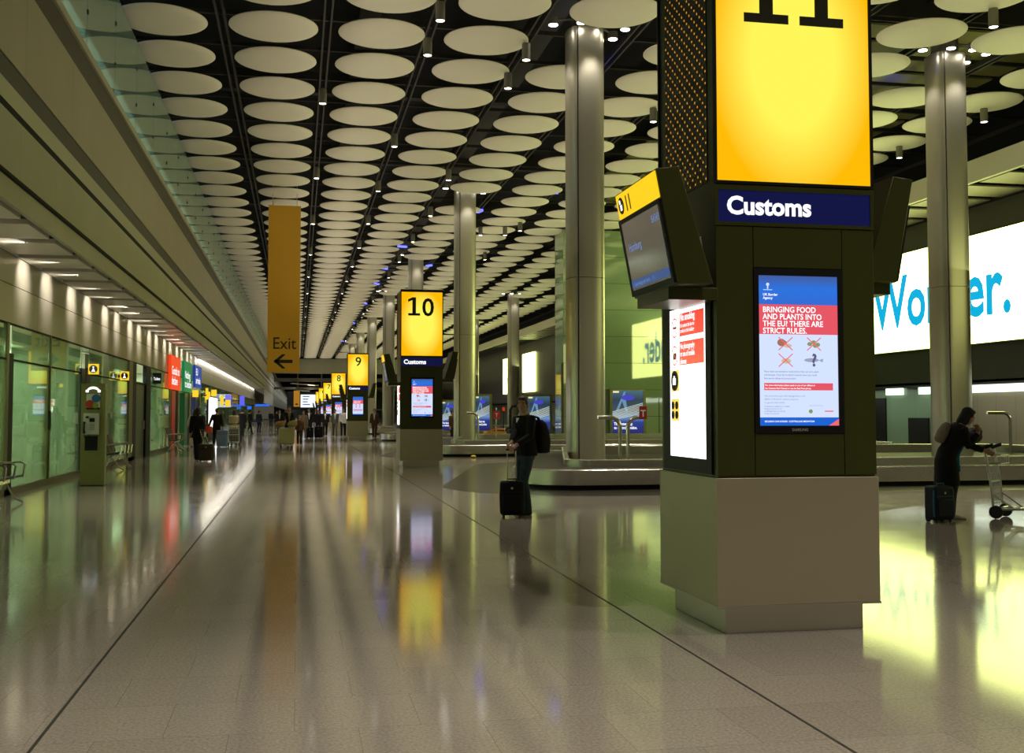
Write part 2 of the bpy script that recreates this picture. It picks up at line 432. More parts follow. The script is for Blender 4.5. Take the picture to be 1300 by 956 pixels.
for i, (a, b) in enumerate(((22, 30.4), (30.6, 41), (42.2, 43.6), (45, 46.3), (92, 108))):
    o = box('ceiling_strip_light', (26.36, 26.49, a, b, 2.32, 2.62), M_STRIP)
    tag(o, ['long white light strip in the recess at the right edge', 'long white light strip behind the bent rail, under the dark wall',
            'short light strip left of the right-hand column, above the small dark hatch', 'short light strip above the dark doorways right of the big tower',
            'far light strip in the recess behind the standing man'][i], 'light strip', 'light strips under the right wall')
M_PALE = mat('bulkhead_paint', (.50, .47, .36), .55)
sbox('trim_16', (21.45, 21.6, 14, YE, 9.0, 9.72), M_PALE)
sl = MB(); y = 20.
while y < 110: sl.box(21.7, 23.9, y, y+1.55, 9.0, 9.05); y += 2.1
struct(sl.build('ceiling_right.001', mat('right_soffit_plank', (.22, .19, .15), .45, .1), smooth=False))
sbox('trim_17', (21.6, 24.1, 14, YE, 9.3, 9.35), M_GAP)

# green glazed core behind the near belts
M_CORE = bpy.data.materials.new('green_core_glass'); M_CORE.use_nodes = True
_b = M_CORE.node_tree.nodes['Principled BSDF']; _b.inputs['Base Color'].default_value = (.30, .43, .25, 1); _b.inputs['Roughness'].default_value = .03
_b.inputs['Specular IOR Level'].default_value = 1.0; _b.inputs['IOR'].default_value = 1.9
core = MB()
for i in range(8):
    core.box(13.1, XR, 54.0, 55.8, 1.35*i+.005, 1.35*(i+1)-.012)
struct(core.build('wall_core', M_CORE, smooth=False))
sbox('trim_18', (13.14, XR, 54.04, 55.76, 0, 10.75), M_GAP)
sbox('trim_19', (13.0, 13.1, 53.95, 54.1, 0, 4.0), mat('core_post', (.10, .07, .04), .5, .3))
_d = struct(MB().box(18.1, 18.13, 53.985, 54.0, 0, 2.3).box(19.2, 19.23, 53.985, 54.0, 0, 2.3).box(18.1, 19.23, 53.985, 54.0, 2.27, 2.3).build('door_4', M_GAP, smooth=False))
box('door_handle', (18.95, 19.03, 53.93, 53.985, 1.0, 1.1), M_BLACK, _d)

# far end of the hall
M_ENDF = seam_metal('end_fascia', (.34, .34, .24), 4.5, .6, 0, axis=0, seam=.5)
sbox('wall_end', (-5, XR, YE-2, YE-1.6, 8.2, 10.7), M_ENDF)
sbox('wall_end.001', (-9, 27.5, YF-.2, YF, 0, 14.2), mat('end_wall_dark', (.05, .045, .035), .8))
eb = MB()
eb.box(-5, 24, YE, YE+.5, 6.9, 7.5); eb.box(-5, 24, YE+2, YE+2.4, 5.6, 6.0)
for x in range(-4, 24, 4): eb.box(x-.1, x+.1, YE-.2, YE+.1, 5.3, 8.3)
struct(eb.build('trim_20', mat('end_bridge', (.11, .10, .075), .5), smooth=False))
sbox('wall_end.002', (-3.9, 24, YF-90, YF-89.8, 0, 2.6), mat('end_glass_wall', (.22, .27, .2), .2))
sbox('wall_end.003', (-1.8, 24, YE+3.8, YE+4.0, 2.2, 5.3), mat('end_dark_board', (.02, .02, .022), .6))
tb = struct(MB().tube([(-1.2, YE-3, 6.5), (3.5, YE-3, 6.2)], .12).tube([(-.2, YE-3, 5.4), (2, YE-3, 5.2)], .1).build('trim_21', M_CHROME))

# ------------------------------------------------------------------ ceiling discs
M_DISC = mat('cream_disc', (.74, .70, .56), .55, 0, .3, noise=.03, nscale=2)
prof = [(.02, -.10), (.45, -.095), (.78, -.075), (.95, -.045), (1.03, -.012), (1.06, .012), (1.055, .03), (1.0, .045), (.02, .05)]
disc_me = MB().lathe(prof, 40).mesh('ceiling_disc', M_DISC)
cands = []
for k, x in enumerate(DX):
    for j in range(-1, 66):
        y = 24.3+2.555*j
        if y > YE-3: continue
        if y > 53 and x*54/y > 12.9: continue
        if x > 21.4: continue
        if any(abs(x-cx_) < .9 and abs(y-(26.855+20.44*q)) < 1.5 for cx_ in (7.08, 17.2) for q in range(8)): continue
        p = px((x, y, HALL))
        if p is None or p[1] < -22 or p[0] > 1355: continue
        cands.append((y, x, k, j))
cands.sort()
def line_words(k):
    return ['first line out from the glass balustrade', 'second line out from the glass balustrade', 'third line from the balustrade', 'fourth line from the balustrade',
            'line over the near round columns', 'sixth line from the balustrade', 'seventh line from the balustrade', 'eighth line from the balustrade',
            'line over the right-hand column', 'line nearest the right-hand soffit', 'outermost line'][k]
count = {}
far = MB()
for n, (y, x, k, j) in enumerate(cands):
    count[k] = count.get(k, 0)+1
    if n < 300:
        o = bpy.data.objects.new('ceiling_disc', disc_me); C.objects.link(o); o.location = (x, y, HALL)
        tag(o, f'round cream ceiling disc, {ordinal(count[k])} along in the {line_words(k)}', 'ceiling disc', 'cream discs hung under the ceiling')
    else:
        far.lathe([(r, z) for r, z in prof], 20, x, y)
o = far.build('distant_ceiling_disc', M_DISC, loc=(0, 0, HALL)); tag(o, 'field of small cream ceiling discs at the far end of the hall', 'ceiling disc', 'cream discs hung under the ceiling', 'stuff')

# downlights
M_HOUS = mat('downlight_housing', (.20, .19, .15), .5, .3)
M_LENS = emis('downlight_lens', (1, .93, .78), 20)
hous_me = MB().lathe([(.02, .42), (.10, .42), (.11, .39), (.11, .0), (.10, -.01), (.09, .03), (.02, .03)], 18).mesh('housing', M_HOUS)
lens_me = MB().lathe([(.005, .004), (.092, .004), (.092, .012), (.005, .012)], 18).mesh('lens', M_LENS)
dl = [(.62, 31.5+10.2*i) for i in range(15)]
dl += [(3.06, y) for y in (24.25, 26.7, 36.2, 43.7)] + [(3.15, 51.4+7.65*i) for i in range(17)]
dl += [(5.52, y) for y in (26.6, 29.05, 41.1)] + [(5.75, 48.8+7.65*i) for i in range(17)]
dl += [(10.48, 31.6+10.2*i) for i in range(8)] + [(15.5, 22.25), (20.3, 29.7), (20.3, 34.5), (8.8, 53.6), (10., 53.4), (15.6, 38.)]
DLN = {}
for x, y in dl:
    p = px((x, y, 10.3))
    if p is None or p[1] < -5 or p[0] > 1310: continue
    g = 'far left' if x < 1 else 'second' if x < 4 else 'third' if x < 7 else 'right-hand'
    DLN[g] = DLN.get(g, 0)+1
    t = thing('downlight', f'small cylindrical downlight, {ordinal(DLN[g])} along the {g} dark gap between disc lines', 'downlight', (x, y, 10.3), 0, 'downlights between the ceiling discs')
    for nm, me in (('housing', hous_me), ('lens', lens_me)):
        q = bpy.data.objects.new(nm, me); C.objects.link(q); q.parent = t
# blue accent lamps in the roof void
M_BLUE = emis('blue_led', (.06, .07, 1.), 5)
bl_me = MB().box(-.28, .28, -.07, .07, -.05, .05).mesh('blue_lamp', M_BLUE, False)
for i, (x, y, z) in enumerate(((7.9, 31, 11.9), (5.9, 64, 11.2), (5.6, 74, 11.2), (5.75, 83, 11.2), (5.8, 98, 11.2), (5.9, 120, 11.2), (8.5, 52, 11.2), (8.4, 72, 11.2), (13.6, 27, 11.8), (18.4, 31.5, 11.6), (10.9, 47, 11.2), (5.8, 150, 11.2))):
    o = bpy.data.objects.new('ceiling_blue_lamp', bl_me); C.objects.link(o); o.location = (x, y, z); o.rotation_euler.z = .3*i
    tag(o, ['blue roof lamp beside the top of the near round column', 'blue roof lamp, nearest of the run above the numbered towers', 'blue roof lamp, second of the run above the numbered towers',
            'blue roof lamp, third of the run above the numbered towers', 'blue roof lamp, fourth of the run above the numbered towers', 'blue roof lamp, fifth of the run above the numbered towers',
            'blue roof lamp left of the near column, below its shoulder', 'blue roof lamp between the two round columns, far back', 'blue roof lamp left of the right-hand column head',
            'blue roof lamp right of the right-hand column head', 'blue roof lamp close left of the near column', 'blue roof lamp at the far end above the towers'][i], 'lamp', 'blue lamps in the roof void')

# ------------------------------------------------------------------ columns
def superring(w, d, z, n=48, e=3.2):
    pts = []
    for j in range(n):
        t = 2*math.pi*j/n; c, s_ = math.cos(t), math.sin(t)
        pts.append((w*math.copysign(abs(c)**(2/e), c), d*math.copysign(abs(s_)**(2/e), s_), z))
    return pts
def column(x, y, label, z0):
    t = thing('round_column', label, 'column', (x, y, z0), 0, 'steel-clad columns'); t['kind'] = 'thing'
    H = 11.2-z0
    core_ = MB(); core_.loft([superring(.37, .37, z) for z in (0, H)]); core_.build('dark_core', M_BLACK, t)
    # two curved shells with a dark open joint between them
    def shell(x0, x1, zz, e=3.4, w=.46, d=.45):
        # the slice of one rounded outline between x0 and x1
        f = lambda x: d*max(0., 1-abs(x/w)**e)**(1/e)
        N = 30
        xs = [x0+(x1-x0)*(.5-.5*math.cos(math.pi*i/N)) for i in range(N+1)]
        pts = [(x, -f(x), zz) for x in xs]
        back = [(x, f(x), zz) for x in reversed(xs)]
        if f(x1) < 1e-6: back = back[1:]
        if f(x0) < 1e-6: back = back[:-1]
        return pts+back
    for nm, x0, x1 in (('cladding', -.46, -.292), ('cladding', -.265, .46)):
        m = MB(); m.loft([shell(x0, x1, 0), shell(x0, x1, 4.55)]); m.loft([shell(x0, x1, 4.562), shell(x0, x1, H)])
        m.build(nm, M_COL, t)
    h = MB().loft([superring(.30, .34, H), superring(.30, .34, H+.6)]).build('column_head', M_HOUS, t)
    for a, rr in ((205, 1.0), (250, .75), (300, .8), (335, 1.05), (20, .9)):
        cx, cy = rr*math.cos(R(a)), rr*math.sin(R(a))
        f = MB().cyl(cx, cy, H-.02, H+.16, .13, 14).tube([(cx, cy, H+.1), (0, 0, H+.35)], .03, 6).build('column_lamp', M_HOUS, t)
        MB().cyl(cx, cy, H-.035, H-.021, .11, 14).build('lens', M_LENS, f)
    return t
COLX = (7.08, 17.2)
COLY = [26.855+20.44*k for k in range(8)]
names = {(0, 0): 'big steel column standing on the near luggage belt, left of the big tower',
         (1, 0): 'steel column beside the woman with the trolley, in front of the white advertising wall',
         (0, 1): 'steel column right of the tower numbered 10, on the second luggage belt',
         (0, 2): 'steel column rising just behind the tower numbered 10', (0, 3): 'steel column close left of the tower numbered 10',
         (0, 4): 'steel column just right of the tower numbered 9', (0, 5): 'steel column second beyond the tower numbered 9', (0, 6): 'farthest steel column above the tower numbered 9',
         (1, 3): 'slim far column behind the standing man', (1, 4): 'far column half hidden behind the second belt column'}
for (i, k), lb in names.items():
    column(COLX[i], COLY[k], lb, .315 if k < 2 or (k == 3 and COLY[k] < 90) else .315 if k == 2 else .006)

# ------------------------------------------------------------------ luggage belts
M_BELT_ST = mat('belt_steel', (.56, .53, .45), .24, .9, noise=.10, nscale=1.5)
M_SLATS = mat('belt_rubber', (.05, .045, .035), .55, 0, .3, noise=.3, nscale=3)
M_TOP = mat('belt_island_top', (.06, .055, .04), .6, 0, .25)
def outline(pts, ins, rad, z, n=12):
    """a convex outline (counter-clockwise) pulled in by ins, its corners rounded"""
    N = len(pts); P2 = [Vector(p).to_2d() if len(p) > 2 else Vector(p) for p in pts]; L = []
    for i in range(N):
        p, q = P2[i], P2[(i+1) % N]; d = (q-p).normalized(); nn = Vector((-d.y, d.x)); L.append((p+nn*ins, d))
    V_ = []
    for i in range(N):
        (p, d), (q, e) = L[i-1], L[i]
        den = d.x*e.y-d.y*e.x; w_ = q-p; t = (w_.x*e.y-w_.y*e.x)/den; V_.append(p+d*t)
    out = []
    for i in range(N):
        v = V_[i]; d1 = (V_[i-1]-v).normalized(); d2 = (V_[(i+1) % N]-v).normalized()
        ang = d1.angle(d2); r = rad[i]; tl = r/math.tan(ang/2); bis = (d1+d2).normalized(); c = v+bis*(r/math.sin(ang/2))
        a0, a1 = v+d1*tl-c, v+d2*tl-c; tot = a0.angle_signed(a1)
        for k in range(n+1):
            u = a0.copy(); u.rotate(Matrix.Rotation(-tot*k/n, 2)); out.append((c.x+u.x, c.y+u.y, z))
    return out
def belt_pts(yf, yb, x0, x1): return [(x0, yf), (x1, yf), (x1, yb), (x0+2.7, yb)]
def luggage_belt(yf, yb, x0, x1, label):
    cx, cy = (x0+x1)/2, (yf+yb)/2
    t = thing('luggage_belt', label, 'baggage carousel', (cx, cy, 0), 0, 'baggage carousels'); t['kind'] = 'thing'
    pts = [(x-cx, y-cy) for x, y in belt_pts(yf, yb, x0, x1)]
    def O(ins, z): return outline(pts, ins, [max(.35, r-ins*.7) for r in (1.25, 1.8, 1.8, 1.8)], z)
    def sweep(prof_, nm, m_): q = MB(); q.loft([O(i, z) for i, z in prof_], caps=False); return q.build(nm, m_, t)
    sweep([(.0, .10), (.0, .385), (.02, .405), (.10, .405), (.12, .39)], 'outer_rim', M_BELT_ST)
    sweep([(.14, .0), (.14, .11), (.02, .11), (.0, .10)], 'kick_plate', M_BLACK)
    sweep([(.12, .39), (1.05, .39)], 'belt', M_SLATS)
    sweep([(1.05, .37), (1.05, .535), (1.08, .555), (1.16, .555), (1.18, .54), (1.18, .30)], 'inner_rim', M_BELT_ST)
    m = MB(); r_ = O(1.18, .31); m.add(r_, [tuple(range(len(r_)))]); m.build('island_top', M_TOP, t)
    return t
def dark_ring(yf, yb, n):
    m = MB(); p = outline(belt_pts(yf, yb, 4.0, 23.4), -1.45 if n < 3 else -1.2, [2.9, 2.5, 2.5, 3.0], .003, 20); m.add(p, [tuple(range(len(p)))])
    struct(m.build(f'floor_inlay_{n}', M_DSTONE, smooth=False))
BELTS = [(20.9, 32.4), (37.7, 51.4), (58.8, 69.4), (79, 90)]
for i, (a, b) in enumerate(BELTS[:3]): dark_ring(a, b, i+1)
for (a, b), lb in zip(BELTS, ('near steel luggage belt around the big column, behind the standing man', 'second steel luggage belt, running behind the near one past tower 10',
        'third luggage belt far back, seen past the second belt column', 'farthest luggage belt, a thin steel line deep in the hall')): luggage_belt(a, b, 4.0, 22.5, lb)

def arc(c, r, a0, a1, n, plane='xz'):
    return [(c[0]+r*math.cos(R(a0+(a1-a0)*i/n)), c[1], c[2]+r*math.sin(R(a0+(a1-a0)*i/n))) for i in range(n+1)]
def bent_rail(x, y, z, sgn, reach, h, label, plaque=None):
    t = thing('bent_rail', label, 'rail', (x, y, z), 0, 'bent tube rails on the belts')
    rr = .22
    pts = [(0, 0, 0), (0, 0, h-rr)] + [(sgn*(rr-rr*math.cos(R(a))), 0, h-rr+rr*math.sin(R(a))) for a in (15, 30, 45, 60, 75, 90)] + [(sgn*reach, 0, h)]
    MB().tube(pts, .045, 12).build('tube', M_CHROME, t)
    MB().cyl(0, 0, 0, .02, .09, 16).build('floor_flange', M_CHROME, t)
    if plaque:
        s_ = box('plaque', (plaque-.085, plaque+.085, -.06, -.045, h-.03, h+.24), mat('red_plaque', (.35, .012, .008), .5), t)
        text('T', (plaque, -.062, h+.02), .2, mat('white_paint', (.8, .8, .75), .5), s_, bold=.02, align='CENTER')
    return t
bent_rail(6.92, 23.3, .312, -1, .50, 1.10, 'bent steel rail leaning left beside the near column, without a plaque')
bent_rail(7.10, 23.3, .312, 1, .42, 1.10, 'bent steel rail with red plaque, beside the near column', .33)
bent_rail(6.42, 39.6, .312, -1, .42, 1.2, 'bent steel rail at the second belt, left of the standing man')
bent_rail(20.6, 29.2, .312, -1, .75, 1.2, 'bent steel rail at the right edge behind the woman with the trolley')
red_post = thing('red_post_sign', 'small red plaque on a slim post right of the second belt column', 'sign', (7.35, 41.0, .312), 0)
MB().cyl(0, 0, 0, 1.4, .025, 10).build('post', M_CHROME, red_post); box('plaque', (-.13, .13, -.05, -.03, .98, 1.28), MATS['red_plaque'], red_post)
text('T', (0, -.052, 1.04), .22, MATS['white_paint'], red_post, align='CENTER')

# ------------------------------------------------------------------ information towers
def text_m(s, origin, right, up, size, material, parent, bold=0., align='LEFT', sx=1., name='lettering'):
    r = Vector(right).normalized(); u = Vector(up).normalized(); n = r.cross(u)
    me = text_mesh(s, size, bold, align).copy(); me.materials.clear(); me.materials.append(material)
    o = bpy.data.objects.new(name, me); C.objects.link(o); o.parent = parent
    m = Matrix((r*sx, u, n)).transposed().to_4x4(); m.translation = Vector(origin); o.matrix_local = m
    return o
M_SCR_BG = emis('screen_pale', (.64, .74, 1.0), 1.)
M_SCR_RED = emis('screen_red', (.85, .10, .14), .9)
M_SCR_BLUE = ramp_panel('screen_header', [(0., (.03, .14, .62)), (.55, (.02, .16, .70)), (1., (.05, .10, .32))], 2, 2.25, 2.45, 1.0)
M_SCR_FOOT = emis('screen_footer', (.012, .12, .62), 1.)
M_SCR_INK = emis('screen_ink', (.10, .11, .22), 1.)
M_SCR_GREY = emis('screen_grey_ink', (.25, .30, .45), 1.)
M_CROSS = emis('cross_red', (.9, .16, .2), .9)
M_LB = emis('lightbox_white', (1, 1, .96), 2.2)
M_LB_RED = ramp_panel('lightbox_red', [(0., (1., .12, .06)), (1., (.9, .05, .035))], 2, 1.85, 2.26, 1.0)
M_LB_YEL = emis('lightbox_yellow', (1., .72, .12), 1.)
M_LB_K = mat('lightbox_black', (.02, .016, .012), .5)
M_BROWN = emis('food_brown', (.45, .2, .12), .8); M_CREAM = emis('food_cream', (.75, .62, .4), .8); M_FGREEN = emis('food_green', (.3, .38, .15), .8); M_SILV = emis('food_silver', (.42, .45, .6), .8)
M_MONSCR = mat('monitor_screen', (.02, .018, .016), .12, 0, .6, emit=(.075, .062, .05), es=1.)
M_MONTXT = emis('monitor_text', (.16, .26, .55), .9)
M_MONBAND = emis('monitor_band', (.045, .085, .22), 1.)
M_PERF = bpy.data.materials.new('perforated_panel'); M_PERF.use_nodes = True
def _perf():
    nt = M_PERF.node_tree; b = nt.nodes['Principled BSDF']; L = nt.links.new
    b.inputs['Base Color'].default_value = (.02, .017, .012, 1); b.inputs['Roughness'].default_value = .45
    tc = nt.nodes.new('ShaderNodeTexCoord'); sp = nt.nodes.new('ShaderNodeSeparateXYZ'); L(tc.outputs['Object'], sp.inputs[0])
    def M(op, a, b_=None):
        n = nt.nodes.new('ShaderNodeMath'); n.operation = op
        for i, v in enumerate((a, b_)):
            if v is None: continue
            if isinstance(v, (int, float)): n.inputs[i].default_value = v
            else: L(v, n.inputs[i])
        return n.outputs[0]
    P_, Q_ = .105, .085
    def dots(dy, dz):
        fy = M('SUBTRACT', M('FRACT', M('ADD', M('DIVIDE', sp.outputs[1], P_), 10+dy)), .5)
        fz = M('SUBTRACT', M('FRACT', M('ADD', M('DIVIDE', sp.outputs[2], Q_), 10+dz)), .5)
        fy = M('MULTIPLY', fy, P_); fz = M('MULTIPLY', fz, Q_)
        return M('LESS_THAN', M('SQRT', M('ADD', M('MULTIPLY', fy, fy), M('MULTIPLY', fz, fz))), .0088)
    g = M('MAXIMUM', dots(0, 0), dots(.5, .5))
    b.inputs['Emission Color'].default_value = (1., .42, .02, 1)
    L(M('MULTIPLY', g, .75), b.inputs['Emission Strength'])
_perf()
def yellow_mat(n): return glow_panel('yellow_sign_glow', (1.0, .93, .10), (1.0, .50, .0), .95, .0, 3.98, .62, .98)
M_YSIGN = yellow_mat(0)
M_NAVY = mat('customs_band', (.004, .006, .05), .12, 0, .8, emit=(.003, .006, .085), es=.5)

def poster_screen(par, y, detail):
    """the tall advice screen on the front of a tower; x from -.28 to .305, z from 1.415 to 2.45"""
    X0, W, Z1, H = -.28, .585, 2.45, 1.035
    U = lambda f: X0+W*f
    V = lambda f: Z1-H*f
    s = box('screen', (X0, X0+W, y-.006, y, Z1-H, Z1), M_SCR_BG, par)
    k = y-.008
    def pan(u0, u1, v0, v1, m, nm='screen_panel', d=.0): return box(nm, (U(u0), U(u1), k-.001-d, k-d, V(v1), V(v0)), m, s)
    pan(0, 1, 0, .193, M_SCR_BLUE, 'header_panel'); pan(0, 1, .193, .392, M_SCR_RED, 'headline_panel'); pan(0, 1, .945, 1., M_SCR_FOOT, 'footer_panel')
    pan(.06, .93, .717, .765, M_SCR_RED, 'notice_panel')
    if not detail:
        for v in (.66, .69, .81, .84): pan(.06, .9, v, v+.008, M_SCR_GREY, 'text_line')
        pan(.06, .8, .23, .25, M_TXT_E, 'text_line'); pan(.06, .75, .28, .30, M_TXT_E, 'text_line'); pan(.06, .7, .33, .35, M_TXT_E, 'text_line')
        for a, b in ((.33, .455), (.67, .455), (.33, .565), (.67, .565)): pan(a-.07, a+.07, b-.03, b+.03, M_CROSS, 'picture')
        return
    q = k-.002
    lines(['BRINGING FOOD', 'AND PLANTS INTO', 'THE EU? THERE ARE', 'STRICT RULES.'], (U(.05), q, V(.245)), .0545, .0485, M_TXT_E, s, bold=.016, sx=.92)
    lines(['UK Border', 'Agency'], (U(.055), q, V(.135)), .024, .0235, M_TXT_E, s, bold=.015)
    MB().disc((U(.115), q, V(.06)), .011).box(U(.115)-.004, U(.115)+.004, q-.003, q, V(.09), V(.07)).box(U(.06), U(.17), q-.003, q, V(.098), V(.094)).build('crest', M_SCR_BG, s, smooth=False)
    lines(['Many items are banned or restricted as they can carry pests', 'and diseases. If you fail to declare banned items you could', 'face severe delays and prosecution.'],
          (U(.06), q, V(.646)), .0178, .0235, M_SCR_INK, s, sx=.93)
    lines(['For more information please speak to one of our officers in', 'the Customs Red Channel or use the Red Point phone.'], (U(.07), q-.001, V(.737)), .0165, .021, M_TXT_E, s, bold=.012, sx=.92)
    lines(['Visit www.direct.gov.uk/bringinggoods or call', '08450 10 90 00 for customs enquiries', 'or general information.'], (U(.06), q, V(.808)), .0175, .023, M_SCR_GREY, s, sx=.93)
    lines(['Full details are available on our leaflets.', 'Bringing Food into the UK', 'and Bringing Plants into the UK.', 'Products into the UK.'], (U(.06), q, V(.876)), .0125, .0165, M_SCR_INK, s, sx=.95)
    lines(['SECURING OUR BORDER  CONTROLLING MIGRATION'], (U(.06), q, V(.977)), .0165, .02, M_TXT_E, s, bold=.01, sx=.9)
    MB().add([(U(.87), q, V(1.)), (U(1.), q, V(1.)), (U(1.), q, V(.955))], [(0, 1, 2)]).build('corner_flash', M_CROSS, s, smooth=False)
    MB().disc((U(.64), q, V(.905)), .014).build('emblem', M_FGREEN, s, smooth=False)
    box('text_line', (U(.62), U(.8), q-.001, q, V(.868), V(.866)), M_SCR_GREY, s); box('emblem', (U(.82), U(.93), q-.001, q, V(.908), V(.9)), M_CROSS, s)
    # four food pictures, three crossed out, one with a question mark
    fp = [(.33, .455), (.69, .455), (.33, .565), (.69, .565)]
    p = MB(); p.ell((U(.28), q, V(.447)), .03, .001, .026, 14, 8); p.ell((U(.31), q, V(.452)), .024, .001, .022, 14, 8); p.build('meat_picture', M_BROWN, s)
    p = MB(); p.ell((U(.36), q-.001, V(.468)), .03, .001, .014, 14, 8); p.build('meat_picture', M_CREAM, s)
    p = MB()
    for dx, dz in ((-.03, 0), (0, .012), (.03, -.004), (.012, -.012)): p.ell((U(.69)+dx, q, V(.455)+dz), .018, .001, .014, 12, 8)
    p.build('plant_picture', M_FGREEN, s)
    MB().ell((U(.34), q, V(.57)), .036, .001, .018, 14, 8).build('egg_picture', M_CREAM, s)
    p = MB(); p.ell((U(.66), q, V(.563)), .055, .001, .014, 16, 8); p.add([(U(.75), q, V(.563)), (U(.81), q, V(.552)), (U(.80), q, V(.578))], [(0, 1, 2)]); p.build('fish_picture', M_SILV, s)
    for a, b in fp[:3]:
        m = MB()
        for sg in (1, -1):
            d = Vector((.052, 0, sg*.045)); n = Vector((-sg*.045, 0, .052)).normalized()*.0035; c = Vector((U(a), q-.004, V(b)))
            m.quad(c-d-n, c+d-n, c+d+n, c-d+n)
        m.build('cross', M_CROSS, s, smooth=False)
    text('?', (U(fp[3][0]), q-.004, V(.602)), .12, M_SCR_INK, s, bold=.03, align='CENTER')

def bag_icon(m, c, w, right):
    """a little luggage pictogram built from flat pieces in the plane (right, z)"""
    r = Vector(right); u = Vector((0, 0, 1)); c = Vector(c)
    P = lambda a, b: c+r*a*w+u*b*w
    m.quad(P(-.32, -.3), P(.32, -.3), P(.32, .2), P(-.32, .2)); m.quad(P(-.14, .2), P(.14, .2), P(.14, .36), P(-.14, .36))

